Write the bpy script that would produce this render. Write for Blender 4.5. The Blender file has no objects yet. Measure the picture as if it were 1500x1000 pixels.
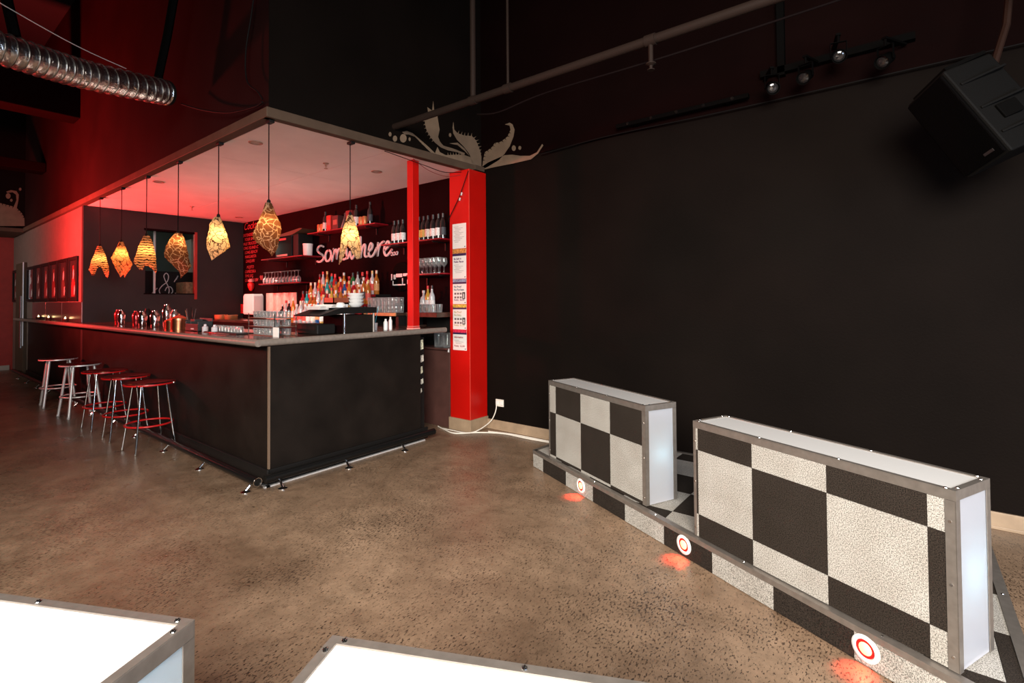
import bpy, bmesh, math, random
from mathutils import Vector, Matrix, geometry
from math import pi, sin, cos, radians
random.seed(7)
C = bpy.context.scene.collection
SC = bpy.context.scene

# ------------------------------------------------------------------ camera
fy, pit, rol, yaw, shy, H = 733.513, 0.0196777, -0.00740495, 0.66210935, -75.377, 1.45
fw = Vector((-sin(yaw)*cos(pit), cos(yaw)*cos(pit), sin(pit)))
rt = Vector((cos(yaw), sin(yaw), 0.0)); up = rt.cross(fw)
r2 = rt*cos(rol) + up*sin(rol); u2 = up*cos(rol) - rt*sin(rol)
cd = bpy.data.cameras.new('camera'); cam = bpy.data.objects.new('camera', cd); C.objects.link(cam)
cd.sensor_fit = 'HORIZONTAL'; cd.sensor_width = 36.0; cd.lens = fy/1500.0*36.0
cd.shift_y = shy/1500.0; cd.clip_start = 0.05; cd.clip_end = 100
M = Matrix((r2, u2, -fw)).transposed().to_4x4(); M.translation = Vector((0, 0, H))
cam.matrix_world = M
SC.camera = cam
# ------------------------------------------------------------------ world, lights, exposure
w = bpy.data.worlds.new('world'); SC.world = w; w.use_nodes = True
w.node_tree.nodes['Background'].inputs[0].default_value = (0.9, 0.85, 0.8, 1)
w.node_tree.nodes['Background'].inputs[1].default_value = 0.006
vs = SC.view_settings; vs.view_transform = 'Standard'; vs.look = 'None'; vs.gamma = 1; vs.use_curve_mapping = False
vs.exposure = 0.0
SC.cycles.use_denoising = True
SC.cycles.max_bounces = 8; SC.cycles.transparent_max_bounces = 24
SC.cycles.sample_clamp_indirect = 6.0

def look(o, to):
    o.rotation_euler = (Vector(to) - o.location).to_track_quat('-Z', 'Y').to_euler()

def lamp(name, kind, loc, power, col, to=None, size=None, sy=None, spot=None, blend=0.5, parent=None):
    d = bpy.data.lights.new(name, kind); d.energy = power; d.color = col
    o = bpy.data.objects.new(name, d); C.objects.link(o); o.location = loc
    if kind == 'AREA':
        d.shape = 'RECTANGLE'; d.size = size; d.size_y = sy or size
    elif size is not None: d.shadow_soft_size = size
    if kind == 'SPOT': d.spot_size = spot; d.spot_blend = blend
    if to is not None: look(o, to)
    if parent: o.parent = parent
    return o

e_ = lamp('assumed_entrance_daylight', 'AREA', (1.3, -2.3, 2.8), 490, (1.0, 0.93, 0.84), (-0.9, 1.9, -0.2), 3.0, 2.4); e_.data.spread = radians(112)  # assumed daylight from behind the camera; bare area light inside an assumed window
lamp('rear_left_fill', 'AREA', (-3.6, -2.4, 3.0), 38, (1.0, 0.93, 0.84), (-2.9, 0.9, 0.0), 2.4, 1.6).data.spread = radians(85)  # added soft fill to lift the box shadows; no window stands here
lamp('assumed_side_daylight', 'AREA', (3.85, 1.1, 1.7), 140, (0.62, 0.76, 1.0), (0.0, 2.4, 0.5), 1.6, 1.8)  # assumed cool daylight from the right; bare area light, its source unseen
lamp('assumed_red_light', 'AREA', (-9.7, -0.2, 2.0), 430, (1.0, 0.055, 0.05), (-9.35, 2.0, 3.2), 0.35, 0.35).data.spread = radians(150)  # assumed red flood out of view at left; no fixture is built
lamp('bar_red_fill', 'AREA', (-6.8, 3.05, 0.9), 4, (1.0, 0.05, 0.06), (-7.4, 3.4, 3.0), 3.0, 0.5)  # added unseen red uplight under the counter; no such fitting is built
lamp('bar_ceiling_fill', 'AREA', (-6.2, 3.05, 0.9), 17, (1.0, 0.80, 0.66), (-6.4, 3.3, 3.0), 2.4, 0.5)  # added unseen uplight under the counter to whiten the bar ceiling

lamp('assumed_left_daylight', 'AREA', (-12.6, -2.6, 2.2), 26, (1.0, 0.93, 0.84), (-14.1, 0.9, 2.6), 2.0, 1.8).data.spread = radians(80)  # assumed daylight from the far left; the wall has no window here
lamp('back_bar_fill_spot', 'SPOT', (-8.75, 2.75, 2.895), 190, (1.0, 0.88, 0.74), (-8.55, 4.17, 1.35), 0.03, spot=radians(52), blend=0.8)  # added spot to whiten the dispenser and steel panel; no ceiling downlight sits here

# ------------------------------------------------------------------ materials
MATS = {}
def pr(name, col, rough=0.5, metal=0.0, spec=0.5, var=0.0, vscale=8.0, bump=0.0, bscale=60.0, coat=0.0, emit=None, estr=0.0):
    if name in MATS: return MATS[name]
    m = bpy.data.materials.new(name); m.use_nodes = True; nt = m.node_tree; b = nt.nodes['Principled BSDF']
    b.inputs['Base Color'].default_value = (*col, 1); b.inputs['Roughness'].default_value = rough
    b.inputs['Metallic'].default_value = metal; b.inputs['Specular IOR Level'].default_value = spec
    b.inputs['Coat Weight'].default_value = coat
    if emit: b.inputs['Emission Color'].default_value = (*emit, 1); b.inputs['Emission Strength'].default_value = estr
    if var or bump:
        tc = nt.nodes.new('ShaderNodeTexCoord')
    if var:
        n = nt.nodes.new('ShaderNodeTexNoise'); n.inputs['Scale'].default_value = vscale; n.inputs['Detail'].default_value = 6
        nt.links.new(tc.outputs['Object'], n.inputs['Vector'])
        r = nt.nodes.new('ShaderNodeValToRGB')
        r.color_ramp.elements[0].position = 0.3; r.color_ramp.elements[1].position = 0.7
        r.color_ramp.elements[0].color = (*[c*(1-var) for c in col], 1)
        r.color_ramp.elements[1].color = (*[min(1, c*(1+var)) for c in col], 1)
        nt.links.new(n.outputs['Fac'], r.inputs['Fac']); nt.links.new(r.outputs['Color'], b.inputs['Base Color'])
    if bump:
        n2 = nt.nodes.new('ShaderNodeTexNoise'); n2.inputs['Scale'].default_value = bscale; n2.inputs['Detail'].default_value = 4
        nt.links.new(tc.outputs['Object'], n2.inputs['Vector'])
        bp = nt.nodes.new('ShaderNodeBump'); bp.inputs['Strength'].default_value = bump; bp.inputs['Distance'].default_value = 0.01
        nt.links.new(n2.outputs['Fac'], bp.inputs['Height']); nt.links.new(bp.outputs['Normal'], b.inputs['Normal'])
    MATS[name] = m
    return m

def floor_mat():
    m = bpy.data.materials.new('pitted_concrete'); m.use_nodes = True; nt = m.node_tree; N = nt.nodes; Lk = nt.links.new
    b = N['Principled BSDF']; tc = N.new('ShaderNodeTexCoord')
    def noise(scale, det=5, rough=0.6, vec=None, dist=0.0):
        n = N.new('ShaderNodeTexNoise'); n.inputs['Scale'].default_value = scale; n.inputs['Detail'].default_value = det
        n.inputs['Roughness'].default_value = rough; n.inputs['Distortion'].default_value = dist
        Lk(vec or tc.outputs['Object'], n.inputs['Vector']); return n
    def ramp(src, p0, c0, p1, c1):
        r = N.new('ShaderNodeValToRGB'); e = r.color_ramp.elements
        e[0].position = p0; e[0].color = (*c0, 1); e[1].position = p1; e[1].color = (*c1, 1); Lk(src, r.inputs['Fac']); return r
    def mix(kind, fac, a, bb):
        x = N.new('ShaderNodeMix'); x.data_type = 'RGBA'; x.blend_type = kind
        if isinstance(fac, float): x.inputs[0].default_value = fac
        else: Lk(fac, x.inputs[0])
        for s, i in ((a, 6), (bb, 7)):
            if isinstance(s, tuple): x.inputs[i].default_value = (*s, 1)
            else: Lk(s, x.inputs[i])
        return x.outputs[2]
    big = ramp(noise(0.9, 8, 0.65, dist=0.4).outputs['Fac'], 0.32, (0.172, 0.108, 0.068), 0.68, (0.345, 0.236, 0.156))
    mid = ramp(noise(7, 8, 0.7).outputs['Fac'], 0.3, (0.66, 0.64, 0.62), 0.7, (1.14, 1.12, 1.10))
    col = mix('MULTIPLY', 1.0, big.outputs[0], mid.outputs[0])
    mp = N.new('ShaderNodeMapping'); mp.inputs['Rotation'].default_value = (0, 0, 0.6); mp.inputs['Scale'].default_value = (1, 0.45, 1); Lk(tc.outputs['Object'], mp.inputs['Vector'])
    fine = noise(108, 4, 0.66, vec=mp.outputs['Vector'])
    dens = ramp(noise(1.6, 4, 0.6).outputs['Fac'], 0.35, (0.0,)*3, 0.7, (0.10,)*3)
    add = N.new('ShaderNodeMath'); add.operation = 'ADD'; Lk(fine.outputs['Fac'], add.inputs[0]); Lk(dens.outputs[0], add.inputs[1])
    pits = ramp(add.outputs[0], 0.60, (0, 0, 0), 0.655, (0.95, 0.95, 0.95))
    col = mix('MIX', pits.outputs[0], col, (0.035, 0.02, 0.013))
    blot = ramp(noise(34, 6, 0.7, vec=mp.outputs['Vector'], dist=0.5).outputs['Fac'], 0.55, (0, 0, 0), 0.72, (0.62,)*3)
    col = mix('MIX', blot.outputs[0], col, (0.075, 0.045, 0.028))
    scuff = ramp(noise(2.2, 9, 0.75, dist=1.2).outputs['Fac'], 0.60, (0, 0, 0), 0.75, (0.35,)*3)
    col = mix('MIX', scuff.outputs[0], col, (0.42, 0.32, 0.225))
    Lk(col, b.inputs['Base Color'])
    rr = ramp(noise(3.5, 5).outputs['Fac'], 0.3, (0.24,)*3, 0.75, (0.48,)*3); Lk(rr.outputs[0], b.inputs['Roughness'])
    b.inputs['Specular IOR Level'].default_value = 0.42
    bp = N.new('ShaderNodeBump'); bp.inputs['Strength'].default_value = 0.25; bp.inputs['Distance'].default_value = 0.004; bp.invert = True
    Lk(add.outputs[0], bp.inputs['Height']); Lk(bp.outputs['Normal'], b.inputs['Normal'])
    return m

def carpet_mat(name, c0, c1):
    m = bpy.data.materials.new(name); m.use_nodes = True; nt = m.node_tree; N = nt.nodes; Lk = nt.links.new
    b = N['Principled BSDF']; tc = N.new('ShaderNodeTexCoord')
    n = N.new('ShaderNodeTexNoise'); n.inputs['Scale'].default_value = 240; n.inputs['Detail'].default_value = 3; Lk(tc.outputs['Object'], n.inputs['Vector'])
    r = N.new('ShaderNodeValToRGB'); e = r.color_ramp.elements; e[0].position = 0.36; e[1].position = 0.6
    e[0].color = (*c0, 1); e[1].color = (*c1, 1); Lk(n.outputs['Fac'], r.inputs['Fac'])
    n3 = N.new('ShaderNodeTexNoise'); n3.inputs['Scale'].default_value = 6; n3.inputs['Detail'].default_value = 4; Lk(tc.outputs['Object'], n3.inputs['Vector'])
    r3 = N.new('ShaderNodeValToRGB'); r3.color_ramp.elements[0].position = 0.3; r3.color_ramp.elements[0].color = (0.84, 0.82, 0.8, 1); r3.color_ramp.elements[1].position = 0.65
    Lk(n3.outputs['Fac'], r3.inputs['Fac'])
    x = N.new('ShaderNodeMix'); x.data_type = 'RGBA'; x.blend_type = 'MULTIPLY'; x.inputs[0].default_value = 1
    Lk(r.outputs[0], x.inputs[6]); Lk(r3.outputs[0], x.inputs[7]); Lk(x.outputs[2], b.inputs['Base Color'])
    b.inputs['Roughness'].default_value = 0.9; b.inputs['Specular IOR Level'].default_value = 0.15
    bp = N.new('ShaderNodeBump'); bp.inputs['Strength'].default_value = 0.3; bp.inputs['Distance'].default_value = 0.002
    Lk(n.outputs['Fac'], bp.inputs['Height']); Lk(bp.outputs['Normal'], b.inputs['Normal'])
    return m

def frosted(name, col=(0.9, 0.9, 0.92), tr=0.5):
    m = bpy.data.materials.new(name); m.use_nodes = True; nt = m.node_tree; N = nt.nodes; Lk = nt.links.new
    N.remove(N['Principled BSDF']); out = N['Material Output']
    d = N.new('ShaderNodeBsdfDiffuse'); t = N.new('ShaderNodeBsdfTranslucent'); g = N.new('ShaderNodeBsdfGlossy')
    d.inputs[0].default_value = (*col, 1); t.inputs[0].default_value = (*col, 1); g.inputs['Roughness'].default_value = 0.25
    a = N.new('ShaderNodeMixShader'); a.inputs[0].default_value = tr; Lk(d.outputs[0], a.inputs[1]); Lk(t.outputs[0], a.inputs[2])
    f = N.new('ShaderNodeFresnel'); f.inputs[0].default_value = 1.3
    c = N.new('ShaderNodeMixShader'); Lk(f.outputs[0], c.inputs[0]); Lk(a.outputs[0], c.inputs[1]); Lk(g.outputs[0], c.inputs[2])
    Lk(c.outputs[0], out.inputs['Surface'])
    return m

def glass_mat(name, tint=(0.95, 0.97, 0.97), base=0.05, edge=0.92, diff=0.4):
    m = bpy.data.materials.new(name); m.use_nodes = True; nt = m.node_tree; N = nt.nodes; Lk = nt.links.new
    N.remove(N['Principled BSDF']); out = N['Material Output']
    t = N.new('ShaderNodeBsdfTransparent'); t.inputs[0].default_value = (*tint, 1)
    g = N.new('ShaderNodeBsdfGlossy'); g.inputs['Roughness'].default_value = 0.06
    d = N.new('ShaderNodeBsdfDiffuse'); d.inputs[0].default_value = (0.8, 0.8, 0.8, 1)  # white diffuse mixed in at the edges stands in for glass highlights
    lw = N.new('ShaderNodeLayerWeight'); lw.inputs[0].default_value = 0.3
    mr = N.new('ShaderNodeMapRange'); mr.inputs['To Min'].default_value = base; mr.inputs['To Max'].default_value = edge; Lk(lw.outputs['Facing'], mr.inputs['Value'])
    gd = N.new('ShaderNodeMixShader'); gd.inputs[0].default_value = diff; Lk(g.outputs[0], gd.inputs[1]); Lk(d.outputs[0], gd.inputs[2])
    x = N.new('ShaderNodeMixShader'); Lk(mr.outputs[0], x.inputs[0]); Lk(t.outputs[0], x.inputs[1]); Lk(gd.outputs[0], x.inputs[2])
    Lk(x.outputs[0], out.inputs['Surface'])
    return m

def shade_mat(name, kind, c0, c1):
    m = bpy.data.materials.new(name); m.use_nodes = True; nt = m.node_tree; N = nt.nodes; Lk = nt.links.new
    N.remove(N['Principled BSDF']); out = N['Material Output']; tc = N.new('ShaderNodeTexCoord')
    if kind == 'stripe':
        tx = N.new('ShaderNodeTexWave'); tx.wave_type = 'BANDS'; tx.bands_direction = 'Z'; tx.inputs['Scale'].default_value = 11
        tx.inputs['Distortion'].default_value = 5; tx.inputs['Detail'].default_value = 2; tx.inputs['Detail Scale'].default_value = 2.2
        Lk(tc.outputs['Object'], tx.inputs['Vector']); src = tx.outputs['Fac']; p0, p1 = 0.12, 0.42
    else:
        ns = N.new('ShaderNodeTexNoise'); ns.inputs['Scale'].default_value = 9; Lk(tc.outputs['Object'], ns.inputs['Vector'])
        mx = N.new('ShaderNodeMix'); mx.data_type = 'RGBA'; mx.inputs[0].default_value = 0.12; Lk(tc.outputs['Object'], mx.inputs[6]); Lk(ns.outputs['Color'], mx.inputs[7])
        tx = N.new('ShaderNodeTexVoronoi'); tx.feature = 'DISTANCE_TO_EDGE'; tx.inputs['Scale'].default_value = 22
        Lk(mx.outputs[2], tx.inputs['Vector']); src = tx.outputs['Distance']; p0, p1 = 0.02, 0.07
    r = N.new('ShaderNodeValToRGB'); e = r.color_ramp.elements; e[0].position = p0; e[1].position = p1
    e[0].color = (*c0, 1); e[1].color = (*c1, 1); Lk(src, r.inputs['Fac'])
    d = N.new('ShaderNodeBsdfDiffuse'); t = N.new('ShaderNodeBsdfTranslucent'); Lk(r.outputs[0], d.inputs[0]); Lk(r.outputs[0], t.inputs[0])
    a = N.new('ShaderNodeMixShader'); a.inputs[0].default_value = 0.55; Lk(d.outputs[0], a.inputs[1]); Lk(t.outputs[0], a.inputs[2])
    Lk(a.outputs[0], out.inputs['Surface'])
    return m

floorM = floor_mat()
blackwall = pr('black_wall_paint', (0.0055, 0.0036, 0.0028), 0.7, var=0.2, vscale=1.3, spec=0.04, bump=0.15, bscale=90)
darkred = pr('maroon_wall_paint', (0.0085, 0.0014, 0.0018), 0.7, var=0.2, vscale=2, spec=0.04)
bulkM = pr('bulkhead_paint', (0.0055, 0.0018, 0.0016), 0.7, var=0.2, vscale=1.5, spec=0.02)
redbulk = pr('red_lit_bulkhead_paint', (0.014, 0.0042, 0.004), 0.7, var=0.2, vscale=1.5, spec=0.05)  # lifted copy of the bulkhead paint, red glow partly put into the colour
rigM = pr('rigging_black', (0.0025, 0.0022, 0.002), 0.7, spec=0.03)
greywall = pr('grey_wall_paint', (0.17, 0.125, 0.105), 0.5, var=0.1)
whiteceil = pr('white_ceiling_paint', (0.82, 0.78, 0.75), 0.7, var=0.05, vscale=3)
beige = pr('beige_trim_paint', (0.085, 0.055, 0.038), 0.6, spec=0.1, var=0.12, vscale=6)
woodskirt = pr('skirting_wood', (0.34, 0.24, 0.155), 0.5, var=0.15, vscale=10)
redpaint = pr('red_gloss_paint', (0.50, 0.004, 0.0015), 0.38, var=0.06, vscale=5)
redwall = pr('red_wall_paint', (0.42, 0.03, 0.02), 0.6, var=0.1)
black = pr('black_paint', (0.009, 0.008, 0.0075), 0.5, spec=0.2)
blackgloss = pr('black_lacquer', (0.008, 0.008, 0.008), 0.12)
barM = pr('bar_front_paint', (0.0115, 0.0082, 0.0065), 0.5, var=0.3, vscale=3.5, spec=0.14, bump=0.1, bscale=120)
topM = pr('dark_wood_top', (0.050, 0.026, 0.018), 0.22, var=0.35, vscale=14)
nose = pr('counter_nosing', (0.20, 0.165, 0.14), 0.45, var=0.15, vscale=40)
alu = pr('aluminium', (0.30, 0.265, 0.235), 0.38, metal=0.7, var=0.12, vscale=30)
chrome = pr('chrome', (0.75, 0.74, 0.73), 0.12, metal=1.0)
steel = pr('brushed_steel', (0.55, 0.53, 0.50), 0.28, metal=1.0, var=0.1, vscale=20)
silver = pr('silver_tube', (0.82, 0.80, 0.78), 0.35, metal=0.45)
redtube = pr('red_enamel', (0.55, 0.012, 0.012), 0.25)
cream_steel = pr('cream_steel', (0.60, 0.54, 0.45), 0.42, metal=0.35, var=0.15, vscale=12)
copper = pr('copper', (0.55, 0.22, 0.11), 0.3, metal=1.0)
lightT = carpet_mat('light_grey_carpet', (0.13, 0.123, 0.11), (0.50, 0.475, 0.435))
darkT = carpet_mat('black_carpet', (0.006, 0.0045, 0.0035), (0.036, 0.027, 0.021))
frost = frosted('frosted_acrylic', (0.80, 0.80, 0.85), 0.72)
topwhite = frosted('white_acrylic_top', (0.66, 0.65, 0.64), 0.03)
glass = glass_mat('clear_glass')
rimG = glass_mat('glass_rim', base=0.3, edge=0.7, diff=0.4)  # whitish rim and base rings, their highlight put into the colour
white = pr('white_plastic', (0.78, 0.77, 0.75), 0.4)
paper = pr('paper', (0.78, 0.74, 0.70), 0.8)
ink = pr('black_ink', (0.02, 0.02, 0.02), 0.8)
cablew = pr('white_cable', (0.75, 0.70, 0.62), 0.5)
cableb = pr('black_cable', (0.006, 0.005, 0.005), 0.6, spec=0.08)
signpink = pr('red_lit_sign_white', (0.80, 0.62, 0.62), 0.5)  # white lettering, the pink of the red light put into its colour
chalkred = pr('red_chalk', (0.32, 0.04, 0.045), 0.8)
chalkw = pr('white_chalk', (0.6, 0.6, 0.6), 0.9)
brown = pr('brown_panel', (0.085, 0.035, 0.028), 0.5, var=0.25, vscale=5)
woodlight = pr('pale_wood', (0.50, 0.24, 0.10), 0.5, var=0.2, vscale=20)
speakerM = pr('speaker_shell', (0.0055, 0.005, 0.0046), 0.6, spec=0.08, bump=0.2, bscale=200)
grilleM = pr('speaker_grille', (0.0018, 0.0014, 0.0014), 0.7, spec=0.03, bump=0.6, bscale=260)
pipeM = pr('painted_pipe', (0.022, 0.0135, 0.0105), 0.6, spec=0.1)
muralM = pr('mural_beige_paint', (0.185, 0.122, 0.078), 0.7, var=0.12, vscale=9)
shelfred = pr('red_shelf_paint', (0.22, 0.004, 0.010), 0.35)
foil = pr('duct_foil', (0.95, 0.94, 0.93), 0.22, metal=1.0, bump=0.5, bscale=55)
bulbM = pr('lit_bulb', (1, 0.8, 0.5), 0.5, emit=(1.0, 0.60, 0.24), estr=48)
redlens = pr('lit_red_lens', (1, 0.5, 0.3), 0.4, emit=(1.0, 0.70, 0.26), estr=1.25)
candleM = pr('candle_flame', (1, 0.8, 0.5), 0.5, emit=(1.0, 0.65, 0.3), estr=8)
shadeA = shade_mat('striped_shade', 'stripe', (0.05, 0.02, 0.01), (0.66, 0.36, 0.16))
shadeD = shade_mat('orange_crackled_shade', 'vor', (0.10, 0.03, 0.01), (0.68, 0.33, 0.13))
shadeB = shade_mat('crackled_shade', 'vor', (0.05, 0.02, 0.01), (0.70, 0.50, 0.29))
shadeC = shade_mat('veined_brown_shade', 'vor', (0.50, 0.31, 0.19), (0.15, 0.056, 0.024))

# ------------------------------------------------------------------ mesh helpers
class MB:
    def __init__(s): s.v = []; s.f = []; s.m = []
    def add(s, vs, fs, mi=0):
        o = len(s.v); s.v += [tuple(p) for p in vs]
        for f in fs: s.f.append([o+i for i in f]); s.m.append(mi)
        return s
    def box(s, x0, x1, y0, y1, z0, z1, mi=0):
        x0, x1 = min(x0, x1), max(x0, x1); y0, y1 = min(y0, y1), max(y0, y1); z0, z1 = min(z0, z1), max(z0, z1)
        vs = [(x, y, z) for z in (z0, z1) for y in (y0, y1) for x in (x0, x1)]
        return s.add(vs, [(0, 2, 3, 1), (4, 5, 7, 6), (0, 1, 5, 4), (2, 6, 7, 3), (0, 4, 6, 2), (1, 3, 7, 5)], mi)
    def tube(s, pts, r, n=8, mi=0, closed=False, caps=True):
        P = [Vector(p) for p in pts]; k = len(P); rs = r if isinstance(r, (list, tuple)) else [r]*k
        vs = []; prev = None
        for i in range(k):
            if closed: t = P[(i+1) % k]-P[i-1]
            else: t = P[min(i+1, k-1)]-P[max(i-1, 0)]
            t.normalize()
            if prev is None:
                a = Vector((0, 0, 1)) if abs(t.z) < 0.9 else Vector((1, 0, 0)); u = t.cross(a).normalized()
            else: u = (prev - t*prev.dot(t)).normalized()
            prev = u; v = t.cross(u)
            vs += [P[i]+(u*cos(2*pi*j/n)+v*sin(2*pi*j/n))*rs[i] for j in range(n)]
        fs = []
        for i in range(k if closed else k-1):
            a, b = i*n, ((i+1) % k)*n
            fs += [(a+j, a+(j+1) % n, b+(j+1) % n, b+j) for j in range(n)]
        if caps and not closed: fs += [tuple(range(n-1, -1, -1)), tuple(range((k-1)*n, k*n))]
        return s.add(vs, fs, mi)
    def cyl(s, a, b, r, n=12, r2=None, mi=0): return s.tube([a, b], [r, r if r2 is None else r2], n, mi)
    def lathe(s, prof, c=(0, 0, 0), n=16, mi=0):
        vs = [(c[0]+r*cos(2*pi*j/n), c[1]+r*sin(2*pi*j/n), c[2]+z) for r, z in prof for j in range(n)]
        fs = [(i*n+j, i*n+(j+1) % n, (i+1)*n+(j+1) % n, (i+1)*n+j) for i in range(len(prof)-1) for j in range(n)]
        if prof[0][0] > 1e-5: fs.append(tuple(range(n-1, -1, -1)))
        if prof[-1][0] > 1e-5: fs.append(tuple(range((len(prof)-1)*n, len(prof)*n)))
        return s.add(vs, fs, mi)
    def prism(s, poly, to3, thick, mi=0):
        # planar polygon (2-D) mapped by to3(a, b, d); d runs from 0 to thick
        n = len(poly); tri = geometry.tessellate_polygon([[Vector((a, b, 0)) for a, b in poly]])
        vs = [to3(a, b, 0) for a, b in poly] + [to3(a, b, thick) for a, b in poly]
        fs = [t for t in tri] + [tuple(n+i for i in reversed(t)) for t in tri]
        fs += [(i, (i+1) % n, n+(i+1) % n, n+i) for i in range(n)]
        return s.add(vs, fs, mi)
    def ribbon(s, pts, wid, to3, thick, mi=0, n=5):
        # a stroke of constant width with round ends
        P = [Vector((a, b)) for a, b in pts]; L, R = [], []
        for i, p in enumerate(P):
            t = (P[min(i+1, len(P)-1)]-P[max(i-1, 0)]).normalized(); q = Vector((-t.y, t.x))*wid/2
            L.append(p+q); R.append(p-q)
        vs = []
        for a, b in zip(L, R): vs += [to3(a.x, a.y, 0), to3(b.x, b.y, 0), to3(a.x, a.y, thick), to3(b.x, b.y, thick)]
        fs = []
        for i in range(len(P)-1):
            o = 4*i; fs += [(o, o+1, o+5, o+4), (o+2, o+6, o+7, o+3), (o, o+4, o+6, o+2), (o+1, o+3, o+7, o+5)]
        e = 4*(len(P)-1); fs += [(0, 2, 3, 1), (e, e+1, e+3, e+2)]
        s.add(vs, fs, mi)
        for p in (P[0], P[-1]):
            s.prism([(p.x+wid/2*cos(2*pi*k/10), p.y+wid/2*sin(2*pi*k/10)) for k in range(10)], to3, thick, mi)
        return s
    def build(s, name, mats, parent=None, smooth=False, bev=0.0, loc=None, rot=None, keep=None):
        me = bpy.data.meshes.new(name); me.from_pydata(s.v, [], s.f)
        if not isinstance(mats, (list, tuple)): mats = [mats]
        for m in mats: me.materials.append(m)
        if len(mats) > 1: me.polygons.foreach_set('material_index', s.m)
        bm = bmesh.new(); bm.from_mesh(me); bmesh.ops.recalc_face_normals(bm, faces=bm.faces); bm.to_mesh(me); bm.free()
        if smooth:
            me.polygons.foreach_set('use_smooth', [True]*len(me.polygons))
            try: me.set_sharp_from_angle(angle=radians(smooth if smooth > 1 else 40))
            except Exception: pass
        me.update()
        o = bpy.data.objects.new(name, me); C.objects.link(o)
        if parent: o.parent = parent
        if loc: o.location = loc
        if rot: o.rotation_euler = rot
        if bev:
            b = o.modifiers.new('bevel', 'BEVEL'); b.width = bev; b.segments = 2; b.limit_method = 'ANGLE'
        return o

def tag(o, label=None, cat=None, group=None, kind=None):
    if label: o['label'] = label
    if cat: o['category'] = cat
    if group: o['group'] = group
    if kind: o['kind'] = kind
    return o
def thing(name, label, cat, loc=(0, 0, 0), rz=0.0, group=None):
    o = bpy.data.objects.new(name, None); C.objects.link(o); o.location = loc; o.rotation_euler = (0, 0, rz)
    o.empty_display_size = 0.1
    return tag(o, label, cat, group)
def dup(o, loc=None, rz=None, label=None, parent=None):
    c = o.copy(); C.objects.link(c)
    if parent: c.parent = parent
    for ch in list(o.children): dup(ch, parent=c)
    if loc is not None: c.location = loc
    if rz is not None: c.rotation_euler = (0, 0, rz)
    if label: c['label'] = label
    return c
ORD = ['first', 'second', 'third', 'fourth', 'fifth', 'sixth', 'seventh', 'eighth', 'ninth', 'tenth', 'eleventh', 'twelfth', 'thirteenth', 'fourteenth', 'fifteenth', 'sixteenth']
def text(name, s, size, loc, mat, face='y', parent=None, align='LEFT', shear=0.0, ext=0.0008, sx=1.0, bold=0.0):
    cu = bpy.data.curves.new(name, 'FONT'); cu.body = s; cu.size = size; cu.align_x = align; cu.shear = shear; cu.extrude = ext; cu.offset = bold
    cu.resolution_u = 3; cu.materials.append(mat)
    f = bpy.data.objects.new(name, cu); me = bpy.data.meshes.new_from_object(f); bpy.data.objects.remove(f)
    o = bpy.data.objects.new(name, me); C.objects.link(o); o.location = loc; o.scale = (sx, 1, 1)
    o.rotation_euler = (pi/2, 0, 0) if face == 'y' else (pi/2, 0, pi/2)
    if parent: o.parent = parent
    return o
def smoothpath(pts, k=4):
    P = [Vector(p) for p in pts]; out = []
    for i in range(len(P)-1):
        p0, p1, p2, p3 = P[max(i-1, 0)], P[i], P[i+1], P[min(i+2, len(P)-1)]
        for j in range(k):
            t = j/k; out.append(0.5*((2*p1)+(p2-p0)*t+(2*p0-5*p1+4*p2-p3)*t*t+(3*p1-p0-3*p2+p3)*t**3))
    out.append(P[-1]); return out
def clip(poly, f):
    # keep the part of a convex polygon where f(x, y) >= 0 (f linear)
    out = []
    for i in range(len(poly)):
        a, b = poly[i], poly[(i+1) % len(poly)]; fa, fb = f(*a), f(*b)
        if fa >= 0: out.append(a)
        if fa*fb < 0: t = fa/(fa-fb); out.append((a[0]+(b[0]-a[0])*t, a[1]+(b[1]-a[1])*t))
    return out

def at(o, root):
    # parent a part whose mesh is written in room coordinates
    o.parent = root; o.matrix_parent_inverse = Matrix.Translation(-root.location); return o
def struct(o): o['kind'] = 'structure'; return o

# ================================================================== room shell
struct(MB().box(-16.4, 4.1, -2.9, 4.5, -0.1, 0).build('floor', floorM))
struct(MB().box(-16.4, 4.1, -2.9, 4.5, 6.2, 6.3).build('ceiling', pr('ceiling_black', (0.01, 0.008, 0.008), 0.8)))
struct(MB().box(-3.78, 4.0, 4.35, 4.5, 0, 3.0).build('wall_back', blackwall))
struct(MB().box(-3.86, 4.0, 4.34, 4.5, 3.0, 6.2).build('wall_back_upper', bulkM))
struct(MB().box(-9.7, -3.78, 4.24, 4.5, 0, 2.95).build('wall_bar_back', darkred))
struct(MB().box(-3.75, 4.0, 4.332, 4.35, 0, 0.105).box(-3.75, 4.0, 4.325, 4.332, 0, 0.02).build('baseboard_back', woodskirt, bev=0.003))
struct(MB().box(-2.93, 4.0, 4.33, 4.345, 3.0, 3.022).build('trim_1', bulkM))
struct(MB().box(4.0, 4.1, -2.9, 0.2, 0, 6.2).box(4.0, 4.1, 2.0, 4.5, 0, 6.2).box(4.0, 4.1, 0.2, 2.0, 0, 0.8).box(4.0, 4.1, 0.2, 2.0, 2.6, 6.2).build('wall_right', blackwall))
struct(MB().box(-16.4, 0.3, -2.9, -2.75, 0, 6.2).box(3.0, 4.1, -2.9, -2.75, 0, 6.2).box(0.3, 3.0, -2.9, -2.75, 3.3, 6.2).build('wall_front', greywall))
struct(MB().box(-16.4, -15.5, -2.9, 4.5, 0, 6.2).build('wall_left', redwall))
struct(MB().box(-15.5, -15.48, -2.75, 1.9, 0, 0.10).build('baseboard_left', pr('pale_skirting', (0.5, 0.42, 0.36), 0.5)))
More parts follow.
